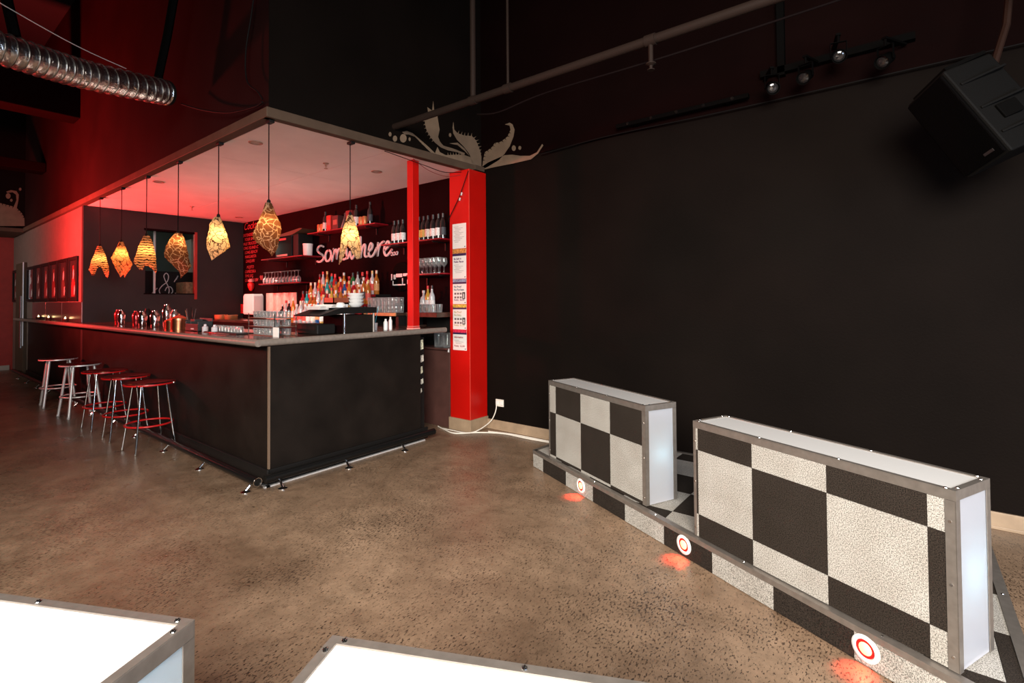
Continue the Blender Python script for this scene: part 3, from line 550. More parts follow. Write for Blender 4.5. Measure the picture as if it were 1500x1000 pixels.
def dj_box(label, loc, rz, us, zs, par, ends, group=None, lpw=1.3):
    L, D, Hh = 1.165, 0.258, 0.628
    t = thing('dj_light_box', label, 'light box', loc, rz, group)
    K = dict(parent=t)
    MB().box(0.004, L-0.004, 0.006, 0.014, 0.003, Hh-0.004).build('front_board', black, **K)
    MB().box(0.004, L-0.004, D-0.014, D-0.004, 0.003, Hh-0.004).build('back_board', black, **K)
    MB().box(0.004, L-0.004, 0.014, D-0.014, 0.003, 0.012).build('base_board', white, **K)
    MB().box(0.002, L-0.002, 0.002, D-0.002, Hh-0.008, Hh-0.001).build('top_panel', topwhite, **K)
    for x0, x1 in ((0.002, 0.006), (L-0.006, L-0.002)): MB().box(x0, x1, 0.002, D-0.002, 0.003, Hh-0.009).build('side_panel', frost, **K)
    for i, (a, b) in enumerate(zip(us, us[1:])):
        for j, (c, d) in enumerate(zip(zs, zs[1:])):
            if b-a > 0.008 and d-c > 0.008:
                MB().box(a+0.0008, b-0.0008, 0.0, 0.006, c+0.0008, d-0.0008).build('carpet_tile', lightT if (i+j+par) % 2 == 0 else darkT, **K)
    T = 0.003
    e1 = MB().box(-T, L+T, -T, 0, Hh-0.034, Hh).box(-T, L+T, -T, 0.018, Hh-0.001, Hh+T).build('edge_trim', alu, **K)
    MB().box(-T, L+T, D, D+T, Hh-0.034, Hh).box(-T, L+T, D-0.018, D+T, Hh-0.001, Hh+T).build('edge_trim', alu, **K)
    for x, s in ((0, -1), (L, 1)):
        MB().box(x, x+s*T*1.2, 0.0005, D, Hh-0.032, Hh+0.001).box(x+s*T, x-s*0.018, 0.018, D-0.018, Hh-0.0012, Hh+T+0.0004).build('edge_trim', alu, **K)
        for y in (0.0, D):
            sg = 1 if y == 0 else -1; wdt = 0.030 if x else 0.014
            mb = MB().box(x+s*T*0.6, x-s*wdt, y, y-sg*T*0.9, 0.003, Hh-0.035).box(x, x+s*T, y-sg*T*0.9, y+sg*0.026, 0.003, Hh-0.033)
            c = mb.build('corner_trim', alu, **K)
            for z in (0.05, 0.3, 0.52):
                MB().cyl((x-s*wdt*0.5, y-sg*T, z), (x-s*wdt*0.5, y-sg*(T+0.002), z), 0.005, 8).build('screw', chrome, parent=c)
    for x in (0.03, 0.40, 0.77, L-0.03):
        for y in (0.008, D-0.008):
            m = MB().lathe([(0.0062, 0), (0.0055, 0.0018), (0.003, 0.003), (0, 0.0032)], (x, y, Hh+T), 10)
            m.box(x-0.0045, x+0.0045, y-0.0009, y+0.0009, Hh+T+0.0025, Hh+T+0.0036, 1).box(x-0.0009, x+0.0009, y-0.0045, y+0.0045, Hh+T+0.0025, Hh+T+0.0036, 1)
            m.build('screw', [chrome, black], parent=e1)
    for x in (0.008, L-0.008):
        for y in (0.04, D-0.04):
            m = MB().lathe([(0.0062, 0), (0.0055, 0.0018), (0.003, 0.003), (0, 0.0032)], (x, y, Hh+T+0.0004), 10)
            m.box(x-0.0045, x+0.0045, y-0.0009, y+0.0009, Hh+T+0.003, Hh+T+0.004, 1).box(x-0.0009, x+0.0009, y-0.0045, y+0.0045, Hh+T+0.003, Hh+T+0.004, 1)
            m.build('screw', [chrome, black], parent=e1)
    for x in ends:
        MB().lathe([(0.0, -0.02), (0.014, -0.014), (0.02, 0), (0.014, 0.014), (0, 0.02)], (x, D/2, 0.30), 10).build('lamp_bulb', white, **K)
        lamp('box_lamp', 'POINT', (x+(0.03 if x > L/2 else -0.03), D/2+0.012, 0.31), lpw, (0.50, 0.95, 1.0), size=0.03, parent=t)
    return t
Lb_, Db_ = 1.165, 0.258
dj_box('checkered DJ light box nearer the red pillar', (-2.352, 3.512, 0.143), radians(-24.9),
       [0.012, 0.103, 0.455, 0.808, 1.135], [0.003, 0.021, 0.372, 0.594], 0, (Lb_-0.11,))
dj_box('longer looking checkered DJ light box near the right edge, three tile rows showing', (-0.926, 2.818, 0.143), radians(-24.7),
       [0.012, 0.026, 0.361, 0.721, 1.081, 1.135], [0.003, 0.126, 0.475, 0.594], 0, (Lb_-0.11,))
for loc, rz, lb in (((-1.204, 0.430, 0.143), radians(206.8), 'white topped aluminium edged light box in the bottom left corner'),
                    ((-0.919+1.165*cos(radians(25.6)), 0.583+1.165*sin(radians(25.6)), 0.143), radians(205.6), 'white topped aluminium edged light box cut off by the bottom edge')):
    dj_box(lb, loc, rz, [0.012, 0.103, 0.455, 0.808, 1.135], [0.003, 0.021, 0.372, 0.594], 0, (0.11,), lpw=9.0)
g = radians(26.4); gd = Vector((cos(g), sin(g))); gn = Vector((-sin(g), cos(g))); G = Vector((-1.204, 0.430))+gn*0.035
polyB = [tuple(G+gd*1.65), tuple(G-gd*1.35), tuple(G-gd*1.35-gn*0.5), tuple(G+gd*1.65-gn*0.5)]
platform('second low platform carrying the two white topped light boxes', (-1.0, 0.3, 0), polyB, (polyB[0], polyB[1]), 0.14, [0.2+0.3525*k for k in range(-1, 10)], (), False, 0, 0, 1, 1)

# ================================================================== bar stools
def stool(loc, rz, label, rimM, legM, thick):
    t = thing('bar_stool', label, 'bar stool', loc, rz, 'stools along the bar front')
    Hs, R = 0.66, 0.213; K = dict(parent=t)
    MB().lathe([(0, -0.012), (R-0.012, -0.012), (R-0.004, -0.006), (R-0.004, 0.004), (R-0.016, 0.010), (R*0.5, 0.012), (0, 0.012)], (0, 0, Hs), 40).build('seat', blackgloss, smooth=50, **K)
    MB().lathe([(R-0.010, -0.014), (R, -0.014), (R+0.002, -0.006), (R-0.001, 0.002), (R-0.010, 0.002)], (0, 0, Hs), 40).build('seat_rim', rimM, smooth=50, **K)
    for k in range(4):
        a = pi/4+k*pi/2; c, s = cos(a), sin(a)
        l = MB().tube([(c*0.150, s*0.150, Hs-0.012), (c*0.20, s*0.20, 0.28), (c*0.238, s*0.238, 0.012)], thick, 10).build('leg', legM, smooth=60, **K)
        MB().lathe([(thick+0.001, 0), (thick+0.003, 0.004), (thick+0.002, 0.024), (thick*0.5, 0.026)], (c*0.2395, s*0.2395, 0), 10).build('foot', silver if thick > 0.011 else chrome, smooth=50, parent=l)
        MB().cyl((c*(R-0.006), s*(R-0.006), Hs-0.008), (c*(R+0.010), s*(R+0.010), Hs-0.008), 0.007, 8).build('rim_bolt', chrome, **K)
    MB().tube([(0.196*cos(2*pi*k/40), 0.196*sin(2*pi*k/40), 0.26) for k in range(40)], 0.0095, 8, closed=True).build('foot_ring', rimM, smooth=60, **K)
for loc, rz, lb, red in (((-5.90, 1.715), 0.05, 'red ringed black seat bar stool nearest the bar corner', 1), ((-6.63, 1.715), -0.06, 'red ringed bar stool second from the bar corner', 1),
                     ((-7.36, 1.70), 0.05, 'red ringed bar stool beside the silver stools, third from corner', 1), ((-8.42, 1.69), 0.12, 'all silver framed bar stool next to the red ringed ones', 0), ((-9.53, 1.67), -0.06, 'silver framed bar stool farthest from the bar corner', 0)):
    stool((loc[0], loc[1], 0), rz, lb, redtube if red else silver, chrome if red else silver, 0.0095 if red else 0.0155)

# ================================================================== pendant lamps
def lerp(tab, x):
    if x <= tab[0][0]: return tab[0][1:]
    for a, b in zip(tab, tab[1:]):
        if x <= b[0]:
            t = (x-a[0])/(b[0]-a[0]); return tuple(p+(q-p)*t for p, q in zip(a[1:], b[1:]))
    return tab[-1][1:]
PSH = [(2.236, [(0.0, -0.0259, 0.0169), (0.1128, -0.0564, 0.0564), (0.2256, -0.0902, 0.0846), (0.3383, -0.1128, 0.0981), (0.4455, -0.1094, 0.1071)], [(-1, 0.3383), (-0.75, 0.4083), (-0.45, 0.3947), (-0.2, 0.3045), (0.05, 0.2763), (0.35, 0.3045), (0.6, 0.4173), (0.85, 0.4421), (1, 0.3722)], 0.194), (2.219, [(0.0, -0.0206, 0.0206), (0.1031, -0.0567, 0.0516), (0.2063, -0.0959, 0.0825), (0.2784, -0.0825, 0.1103), (0.3506, -0.0722, 0.0928), (0.4125, -0.0516, 0.0619), (0.4558, -0.0413, 0.0464)], [(-1, 0.2578), (-0.7, 0.3609), (-0.2, 0.4517), (0.1, 0.4249), (0.4, 0.4125), (0.7, 0.4558), (1, 0.3197)], 0.165), (2.218, [(0.0, -0.0253, 0.0309), (0.1172, -0.0675, 0.0685), (0.211, -0.091, 0.0825), (0.3048, -0.1125, 0.0919), (0.3798, -0.1032, 0.0938), (0.4379, -0.0675, 0.0938)], [(-1, 0.3095), (-0.6, 0.3985), (-0.35, 0.3939), (-0.05, 0.3376), (0.3, 0.347), (0.7, 0.3892), (0.95, 0.4379), (1, 0.3985)], 0.1875), (2.161, [(0.0, -0.0269, 0.032), (0.0505, -0.0606, 0.053), (0.1262, -0.0942, 0.0723), (0.2019, -0.1152, 0.0824), (0.2692, -0.1068, 0.0951), (0.3281, -0.0732, 0.1119), (0.3954, -0.0269, 0.1035), (0.4694, 0.0025, 0.0404)], [(-1, 0.2524), (-0.6, 0.3533), (-0.1, 0.4543), (0.1, 0.4694), (0.5, 0.429), (0.85, 0.3785), (1, 0.3449)], 0.0967), (2.223, [(0.0, -0.0297, 0.0149), (0.0632, -0.0669, 0.0372), (0.1004, -0.0692, 0.0483), (0.1748, -0.0818, 0.0706), (0.2491, -0.0907, 0.0907), (0.2863, -0.0878, 0.087), (0.3458, -0.0766, 0.035), (0.3993, -0.0595, -0.026)], [(-1, 0.3012), (-0.75, 0.3718), (-0.5, 0.3979), (0, 0.383), (0.4, 0.3532), (0.75, 0.3086), (1, 0.2714)], 0.1673), (2.238, [(0.0, -0.0258, 0.0222), (0.0719, -0.0437, 0.0461), (0.1438, -0.0707, 0.0791), (0.2037, -0.0947, 0.0899), (0.2637, -0.1097, 0.0821), (0.3116, -0.1037, 0.0683), (0.3595, -0.0617, 0.0671), (0.3955, -0.0258, 0.0521), (0.4266, 0.0012, 0.0342)], [(-1, 0.2876), (-0.6, 0.3595), (-0.1, 0.4015), (0.25, 0.4255), (0.6, 0.4183), (0.9, 0.3775), (1, 0.3476)], 0.1768), (2.232, [(0.0, -0.0205, 0.0229), (0.062, -0.0422, 0.0415), (0.124, -0.0608, 0.0601), (0.186, -0.0732, 0.0756), (0.248, -0.0806, 0.0849), (0.31, -0.0887, 0.0911), (0.403, -0.0949, 0.093), (0.4513, -0.0967, 0.0694)], [(-1, 0.4513), (-0.85, 0.4371), (-0.55, 0.3658), (-0.35, 0.2728), (-0.1, 0.2883), (0.25, 0.3472), (0.6, 0.3955), (0.85, 0.3937), (1, 0.3658)], 0.1891)]
def shade(levels, bottom, view, seed):
    # crumpled organic shade: widths to either side per height, and a cut lower edge
    rnd = random.Random(seed); ph = [rnd.uniform(0, 6.28) for _ in range(5)]; n, mz = 56, 26; vs = []; fs = []
    v = Vector((cos(view), sin(view))); r = Vector((v.y, -v.x))
    for i in range(mz+1):
        for j in range(n):
            th = 2*pi*j/n; u = cos(th); z = lerp(bottom, u)[0]*i/mz; L, R = lerp(levels, z)
            a = (R-L)/2*(1+0.035*sin(7*th+ph[0]+40*z)+0.03*sin(11*th+ph[1]-55*z)+0.02*sin(17*th+90*z))
            x = (L+R)/2+a*u; y = a*0.85*sin(th)*(1+0.06*sin(3*th+ph[2]+20*z)); p = r*x+v*y
            vs.append((p.x, p.y, -z))
    for i in range(mz):
        for j in range(n): fs.append((i*n+j, i*n+(j+1) % n, (i+1)*n+(j+1) % n, (i+1)*n+j))
    m = MB(); m.add(vs, fs); return m
PL = [(-8.72, 1.945, 2.226, 1.798, 0.107, 'bell', 0.0, shadeA, 'striped arch bottomed pendant lamp farthest along the bar, beside the red wall', 11),
      (-7.76, 1.945, 2.212, 1.764, 0.102, 'leaf', 0.5, shadeD, 'orange crackled leaf wrapped pendant lamp between the two striped ones', 5),
      (-6.83, 1.945, 2.207, 1.771, 0.107, 'bell', 0.6, shadeA, 'striped flared pendant lamp just left of the wall hatch', 23),
      (-5.87, 1.945, 2.150, 1.688, 0.112, 'leaf', 0.3, shadeC, 'dark brown pale veined pendant lamp hanging before the wall hatch', 31),
      (-4.90, 1.945, 2.217, 1.818, 0.094, 'leaf', 0.2, shadeB, 'bright cream crackled pendant lamp between hatch and cocktail list', 44),
      (-3.985, 1.955, 2.238, 1.812, 0.105, 'leaf', 0.4, shadeC, 'brown veined glassy pendant lamp hanging at the bar corner', 57),
      (-3.955, 2.684, 2.262, 1.777, 0.095, 'bell', 0.9, shadeB, 'cream crackled two legged pendant lamp before the pink lit sign', 61)]
for (x, y, zt, zb, r, kind, ntc, mt, lb, sd), (zt, lev, bot, zbulb) in zip(PL, PSH):
    t = thing('pendant_lamp', lb, 'pendant lamp', (x, y, 2.905), 0, 'pendant lamps over the bar front'); K = dict(parent=t)
    dz = zt-2.905
    MB().cyl((0, 0, -0.02), (0, 0, dz), 0.0045, 6).build('cord', cableb, **K)
    MB().box(-0.035, 0.035, -0.012, 0.03, -0.022, 0).build('bracket', black, bev=0.003, **K)
    MB().lathe([(0.006, 0.03), (0.014, 0.02), (0.016, -zbulb*0.5), (0.013, -zbulb+0.05)], (0, 0, dz), 12).build('socket', black, smooth=50, **K)
    view = math.atan2(y, x)
    shade(lev, bot, view, sd).build('lamp_shade', mt, smooth=80, loc=(0, 0, dz), **K)
    MB().lathe([(0, 0.05), (0.012, 0.045), (0.024, 0.018), (0.027, 0), (0.018, -0.024), (0, -0.03)], (0, 0, dz-zbulb), 14).build('bulb', bulbM, smooth=80, **K)

# ================================================================== soffit fittings
for x, y, lb in ((-4.65, 2.16, 'recessed ceiling downlight near the bar corner'), (-4.65, 3.50, 'recessed ceiling downlight near the red post'), (-7.06, 2.13, 'recessed ceiling downlight in the red lit end, near the front trim'), (-9.0, 3.90, 'recessed ceiling downlight over the cocktail list')):
    t = thing('downlight', lb, 'downlight', (x, y, 2.908), 0, 'downlights in the bar ceiling')
    MB().lathe([(0.062, 0), (0.06, -0.006), (0.046, -0.007), (0.044, 0.0)], (0, 0, 0), 24).build('ring', pr('bronze_ring', (0.35, 0.2, 0.14), 0.4), parent=t, smooth=40)
    MB().lathe([(0.044, -0.001), (0.02, -0.004), (0, -0.004)], (0, 0, 0), 20).build('lens', pr('dull_lens', (0.5, 0.42, 0.38), 0.3), parent=t)
for x, y, lb in ((-4.78, 2.95, 'small sprinkler head on the bar ceiling near the red post'), (-8.5, 3.0, 'small sprinkler head on the red lit end of bar ceiling')):
    t = thing('ceiling_sprinkler', lb, 'sprinkler', (x, y, 2.908), 0, 'sprinklers in the bar ceiling')
    MB().lathe([(0.03, 0), (0.03, -0.006), (0.012, -0.008), (0.012, -0.03), (0.006, -0.032)], (0, 0, 0), 14).build('body', pr('bronze_ring', (0.35, 0.2, 0.14), 0.4), parent=t)
    MB().box(-0.014, -0.010, -0.002, 0.002, -0.055, -0.03).box(0.010, 0.014, -0.002, 0.002, -0.055, -0.03).lathe([(0.02, -0.055), (0.02, -0.058), (0, -0.058)], (0, 0, 0), 12).build('deflector', pr('bronze_ring', (0.35, 0.2, 0.14), 0.4), parent=t)

# ================================================================== lettering on the bar's back wall
SIGN = [('s', [(-6.923, 2.279), (-6.976, 2.297), (-7.051, 2.283), (-7.09, 2.238), (-7.036, 2.193), (-6.951, 2.156), (-6.912, 2.113), (-6.951, 2.071), (-7.027, 2.051), (-7.084, 2.065)]), ('o', [(-6.767, 2.215), (-6.835, 2.195), (-6.868, 2.131), (-6.846, 2.065), (-6.785, 2.054), (-6.731, 2.092), (-6.715, 2.152), (-6.736, 2.202), (-6.776, 2.214)]), ('m', [(-6.69, 2.049), (-6.668, 2.129), (-6.65, 2.224), (-6.661, 2.139), (-6.624, 2.192), (-6.583, 2.212), (-6.571, 2.178), (-6.58, 2.063), (-6.565, 2.138), (-6.527, 2.201), (-6.489, 2.216), (-6.475, 2.167), (-6.482, 2.068)]), ('e', [(-6.444, 2.115), (-6.38, 2.146), (-6.367, 2.19), (-6.403, 2.207), (-6.44, 2.165), (-6.437, 2.1), (-6.403, 2.058), (-6.347, 2.06), (-6.296, 2.092)]), ('w', [(-6.321, 2.202), (-6.316, 2.127), (-6.296, 2.067), (-6.254, 2.114), (-6.234, 2.156), (-6.218, 2.102), (-6.185, 2.053), (-6.136, 2.106), (-6.106, 2.182)]), ('h', [(-5.985, 2.346), (-5.987, 2.222), (-5.981, 2.059), (-5.978, 2.106), (-5.933, 2.204), (-5.889, 2.236), (-5.875, 2.195), (-5.891, 2.101), (-5.868, 2.066), (-5.818, 2.068)]), ('e', [(-5.806, 2.129), (-5.737, 2.162), (-5.714, 2.216), (-5.75, 2.24), (-5.79, 2.184), (-5.8, 2.105), (-5.763, 2.06), (-5.714, 2.066), (-5.666, 2.11), (-5.624, 2.168)]), ('r', [(-5.591, 2.232), (-5.602, 2.138), (-5.606, 2.055), (-5.594, 2.119), (-5.557, 2.191), (-5.509, 2.231), (-5.465, 2.243)]), ('e', [(-5.448, 2.126), (-5.379, 2.167), (-5.353, 2.217), (-5.383, 2.239), (-5.426, 2.204), (-5.462, 2.138), (-5.448, 2.075), (-5.405, 2.052), (-5.348, 2.085), (-5.303, 2.125)]), ('d', [(-5.294, 2.077), (-5.3, 2.055)]), ('d', [(-5.244, 2.079), (-5.25, 2.057)]), ('d', [(-5.194, 2.082), (-5.2, 2.06)])]
t = thing('wall_sign', 'pink lit white handwritten wall sign reading Somewhere with three dots', 'sign', (-5.98, 4.235, 2.16))
for nme, P in SIGN:
    pts = smoothpath([(a, b, 0) for a, b in P], 5) if len(P) > 2 else [Vector((a, b, 0)) for a, b in P]
    at(MB().ribbon([(v.x, v.y) for v in pts], 0.027 if len(P) > 2 else 0.03, lambda a, b, d: (a, 4.238-d, b), 0.018).build('letter' if nme != 'd' else 'dot', signpink), t)
t = thing('cocktail_list', 'red chalk cocktail list painted on the dark wall corner', 'menu', (-9.2, 4.235, 2.35))
rows = [('Cocktails', 2.70, -9.58, 0.19, 0.35), ('EXTENDED BAR', 2.575, -9.60, 0.078, 0.25), ('YOUR SHOUT', 2.495, -9.55, 0.078, 0.25), ('MALE TRUCKER', 2.415, -9.63, 0.078, 0.25), ('LONG ISLAND IC', 2.335, -9.62, 0.078, 0.25), ('LONG BEACH', 2.255, -9.54, 0.078, 0.25), ('MARGARITA', 2.175, -9.53, 0.078, 0.25), ('DAIQUIRI', 2.095, -9.49, 0.078, 0.25),
        ('MOJITO', 1.985, -9.46, 0.078, 0.25), ('CAPRIOSKA', 1.905, -9.53, 0.078, 0.25), ('TIMS JUG', 1.825, -9.53, 0.078, 0.25), ('GRAPE CRUSH', 1.745, -9.53, 0.078, 0.25), ('90', 1.76, -8.97, 0.12, 0.2)]
for s, z, x, sz, sh in rows:
    o = text('heading' if sz > 0.15 else 'list_line', s, sz, (x+0.0, 4.2375, z+0.07), chalkred, shear=sh, bold=0.0); at(o, t)
t = thing('red_ornament', 'small red hanging ornament under the cocktail list', 'ornament', (-9.2, 4.2, 1.62))
at(MB().lathe([(0, 0), (0.03, 0.02), (0.055, 0.08), (0.06, 0.13), (0.03, 0.16), (0, 0.165)], (-9.2, 4.2, 1.64), 14).build('ornament_body', redtube, smooth=60), t)
at(MB().lathe([(0, 0), (0.045, 0.005), (0.05, 0.035), (0.02, 0.06), (0, 0.06)], (-9.2, 4.2, 1.80), 12).build('ornament_cap', pr('pink_cap', (0.6, 0.2, 0.2), 0.4), smooth=60), t)
at(MB().cyl((-9.2, 4.2, 1.85), (-9.2, 4.237, 1.9), 0.004, 6).build('hook', chrome), t)
t = thing('round_plaque', 'round black wall plaque with white strips beside the red post', 'plaque', (-5.1, 4.22, 1.76))
at(MB().prism([(-5.1+0.19*cos(2*pi*k/32), 1.76+0.19*sin(2*pi*k/32)) for k in range(32)], lambda a, b, d: (a, 4.238-d, b), 0.02).build('disc', rigM), t)
mb = MB()
for a, b, c, d in ((-5.30, -5.28, 1.72, 1.80), (-5.25, -5.21, 1.73, 1.79), (-5.20, -5.08, 1.755, 1.80), (-5.06, -4.96, 1.765, 1.80), (-5.27, -5.255, 1.65, 1.71), (-5.255, -5.02, 1.648, 1.664), (-5.08, -5.065, 1.66, 1.74), (-4.98, -4.97, 1.66, 1.72)): mb.box(a, b, 4.214, 4.218, c, d)
at(mb.build('white_strips', white), t)

# ================================================================== bottles, glasses and goods of the bar
def bottle_mesh(name, prof, gm, lm, cm, lab=None, capz=None, n=12):
    m = MB().lathe(prof, (0, 0, 0), n, 0)
    if lab: r, z0, z1 = lab; m.lathe([(r+0.0008, z0), (r+0.0008, z1)], (0, 0, 0), n, 1)
    if capz: r, z0, z1 = capz; m.lathe([(r, z0), (r, z1), (0, z1)], (0, 0, 0), n, 2)
    o = m.build(name, [gm, lm, cm], smooth=50); return o
PROF = {'tall': ([(0, 0), (0.034, 0), (0.036, 0.01), (0.036, 0.17), (0.03, 0.20), (0.014, 0.235), (0.013, 0.285)], (0.036, 0.05, 0.14), (0.0145, 0.27, 0.31)),
        'wine': ([(0, 0), (0.036, 0), (0.037, 0.01), (0.037, 0.18), (0.03, 0.215), (0.015, 0.245), (0.014, 0.295)], (0.037, 0.045, 0.135), (0.016, 0.25, 0.30)),
        'squat': ([(0, 0), (0.042, 0), (0.046, 0.01), (0.046, 0.13), (0.036, 0.17), (0.015, 0.19), (0.014, 0.235)], (0.046, 0.03, 0.11), (0.018, 0.225, 0.255)),
        'slim': ([(0, 0), (0.028, 0), (0.029, 0.01), (0.030, 0.21), (0.018, 0.26), (0.012, 0.275), (0.012, 0.32)], (0.030, 0.07, 0.16), (0.014, 0.305, 0.345))}
GL = [('clear', (0.55, 0.55, 0.56)), ('green', (0.02, 0.16, 0.05)), ('amber', (0.40, 0.13, 0.02)), ('dark', (0.015, 0.012, 0.012)), ('red', (0.40, 0.01, 0.015)), ('blue', (0.02, 0.10, 0.32)), ('orange', (0.55, 0.20, 0.03)), ('golden', (0.55, 0.34, 0.05)), ('turquoise', (0.03, 0.35, 0.36))]
LC = [(0.75, 0.70, 0.62), (0.60, 0.08, 0.06), (0.05, 0.05, 0.06), (0.70, 0.50, 0.12), (0.75, 0.72, 0.70), (0.65, 0.30, 0.12)]
CC = [(0.7, 0.68, 0.66), (0.6, 0.03, 0.03), (0.03, 0.03, 0.03), (0.7, 0.5, 0.2), (0.75, 0.65, 0.5)]
protos = {}
def bottle(loc, style, gi, li, ci, label, group, name='bottle', lab=True):
    key = (style, gi, li, ci)
    gm = pr('bottle_glass_%s' % GL[gi][0], GL[gi][1], 0.08, spec=0.8, coat=0.3); lm = pr('bottle_label_%d' % li, LC[li], 0.6, var=0.3, vscale=90); cm = pr('bottle_cap_%d' % ci, CC[ci], 0.35)
    if key not in protos:
        o = bottle_mesh(name, PROF[style][0], gm, lm, cm, PROF[style][1], PROF[style][2]); protos[key] = o
    else: o = protos[key].copy(); C.objects.link(o)
    o.location = loc; o.rotation_euler = (0, 0, random.uniform(0, 6))
    tag(o, label, 'bottle', group); return o
t = thing('bottle_steps', 'stepped black bottle display on the back bar behind the till', 'display', (-6.05, 3.9, 1.155))
ST = [(3.66, 1.157), (3.79, 1.285), (3.92, 1.41), (4.05, 1.535)]
for k, (y, z) in enumerate(ST[1:]):
    at(MB().box(-6.78, -5.33, y-0.062, y+0.067 if k < 2 else 4.236, 1.157, z).build('step', black, bev=0.003), t)
    at(MB().box(-6.78, -5.33, y-0.066, y-0.062, z-0.03, z).build('step_edge', shelfred), t)
rowname = ['lowest', 'second lowest', 'second highest', 'highest']; cnt = 0
for k, (y, z) in enumerate(ST):
    nb = 15 if k == 0 else 14
    for i in range(nb):
        x = (-6.86 if k == 0 else -6.73)+(1.5 if k == 0 else 1.35)*i/(nb-1)+random.uniform(-0.012, 0.012)
        st = random.choice(['tall', 'tall', 'slim', 'squat', 'wine', 'slim' if k > 1 else 'squat'])
        gi = random.choice([0, 0, 0, 1, 2, 2, 3, 4, 5, 6, 7, 8, 6, 4]); li = random.randrange(6); ci = random.randrange(5)
        bottle((x, y, z), st, gi, li, ci, '%s %s bottle, %s from the left on the %s step of bottle display' % (GL[gi][0], {'tall': 'round', 'slim': 'slim', 'squat': 'squat', 'wine': 'wide'}[st], ORD[i], rowname[k]), 'spirit bottles on the stepped display')
for i, (x, gi, li) in enumerate(((-7.16, 3, 0), (-7.06, 0, 4), (-6.98, 4, 1))):
    bottle((x, 3.72, 1.157), 'squat' if i == 0 else 'tall', gi, li, i, '%s bottle on back bar worktop left of the stepped display, %s from left' % (GL[gi][0], ORD[i]), 'bottles left of the display')
# wine shelf
for i, x in enumerate((-5.09, -5.01, -4.925)):
    bottle((x, 4.1, 2.1655), 'wine', 3, 4, 2, 'dark wine bottle with white label left of red post, %s from left' % ORD[i], 'wine bottles left of the post')
for i, (x, li) in enumerate(((-4.62, 3), (-4.54, 3), (-4.465, 0), (-4.375, 4), (-4.285, 4), (-4.21, 2))):
    bottle((x, 4.1, 2.1655), 'wine', 3, li, 2, '%s wine bottle right of red post, %s from left on its shelf' % (['yellow labelled', 'yellow labelled', 'narrow labelled', 'white labelled', 'white labelled', 'plain dark'][i], ORD[i]), 'wine bottles right of the post')
# top shelf goods
def can(x, h, r, m, lb, cat='can', nm='drink_can'):
    o = MB().lathe([(0, 0), (r-0.004, 0), (r, 0.006), (r, h-0.01), (r-0.006, h), (r-0.008, h-0.004), (0, h-0.004)], (0, 0, 0), 14).build(nm, m, smooth=40, loc=(x, 4.12, 2.469)); tag(o, lb, cat, 'goods on the top shelf')
orange = pr('orange_can', (0.62, 0.24, 0.09), 0.35, metal=0.3)
for i, x in enumerate((-6.849, -6.765)): can(x, 0.125, 0.033, orange, 'orange can at the left end of the top shelf, %s from left' % ORD[i])
bottle((-6.69, 4.12, 2.4685), 'wine', 3, 4, 2, 'dark bottle with white label beside the orange cans at left', 'goods on the top shelf')
def carton(x0, x1, z, h, m, lb, y=4.06, dpt=0.11, nm='gift_box', grp='goods on the top shelf'):
    t = thing(nm, lb, 'box', ((x0+x1)/2, y+dpt/2, z), 0, grp); w_ = (x1-x0)/2
    MB().box(-w_, w_, -dpt/2, dpt/2, 0, h).build('box_body', m, bev=0.003, parent=t)
    MB().box(-w_*0.7, w_*0.7, -dpt/2-0.002, -dpt/2, h*0.35, h*0.7).build('front_label', pr('dull_label', (0.35, 0.1, 0.08), 0.6), parent=t)
carton(-6.57, -6.46, 2.4685, 0.22, pr('red_carton', (0.45, 0.03, 0.02), 0.5), 'tall red gift box on the top shelf left of the lamp')
carton(-6.42, -6.28, 2.4685, 0.20, pr('dark_carton', (0.06, 0.02, 0.02), 0.5), 'tall dark gift box beside the red one on top shelf')
t = thing('glass_decanter', 'pointed clear glass decanter on the top shelf behind the lamp', 'decanter', (-6.19, 4.12, 2.4685), 0, 'goods on the top shelf')
MB().lathe([(0.0, 0.0), (0.06, 0.0), (0.062, 0.02), (0.015, 0.17), (0.013, 0.2)], (0, 0, 0), 14).build('vessel', glass, parent=t, smooth=50)
MB().lathe([(0.014, 0.2), (0.018, 0.21), (0, 0.235)], (0, 0, 0), 10).build('stopper', glass, parent=t, smooth=50)
carton(-6.09, -5.96, 2.4685, 0.235, pr('dark_red_carton', (0.2, 0.02, 0.02), 0.5), 'dark red box standing right behind the pendant lamp on top shelf')
bottle((-5.9, 4.1, 2.4685), 'wine', 3, 4, 2, 'dark bottle with white label right of the lamp on top shelf', 'goods on the top shelf')
for i, x in enumerate((-5.818, -5.734)): can(x, 0.13, 0.033, orange, 'orange can right of the lamp on the top shelf, %s from left' % ORD[i])
bottle((-5.62, 4.12, 2.4685), 'tall', 3, 2, 2, 'plain dark bottle at the right end of the top shelf', 'goods on the top shelf')
# black machine and tub
t = thing('coffee_machine', 'black boxy coffee machine on the red shelf above the glasses', 'machine', (-7.5, 4.08, 2.136))
K = dict(parent=t)
MB().box(-0.36, 0.14, -0.12, 0.14, 0, 0.33).build('body', blackgloss, bev=0.01, **K)
MB().prism([(-0.37, 0.33), (0.16, 0.33), (0.46, 0.40), (0.40, 0.415), (-0.37, 0.35)], lambda a, b, d: (a, -0.13+d, b), 0.27).build('hood', pr('hood_brown', (0.10, 0.05, 0.03), 0.3), **K)
MB().box(0.15, 0.30, -0.10, 0.14, 0, 0.345).build('side_unit', black, bev=0.006, **K)
MB().box(-0.26, -0.02, -0.128, -0.12, 0.27, 0.30).build('name_strip', pr('red_strip', (0.5, 0.05, 0.06), 0.5), **K)
MB().box(-0.30, 0.02, -0.13, -0.12, 0.02, 0.05).build('drip_strip', pr('pale_strip', (0.55, 0.4, 0.35), 0.5), **K)
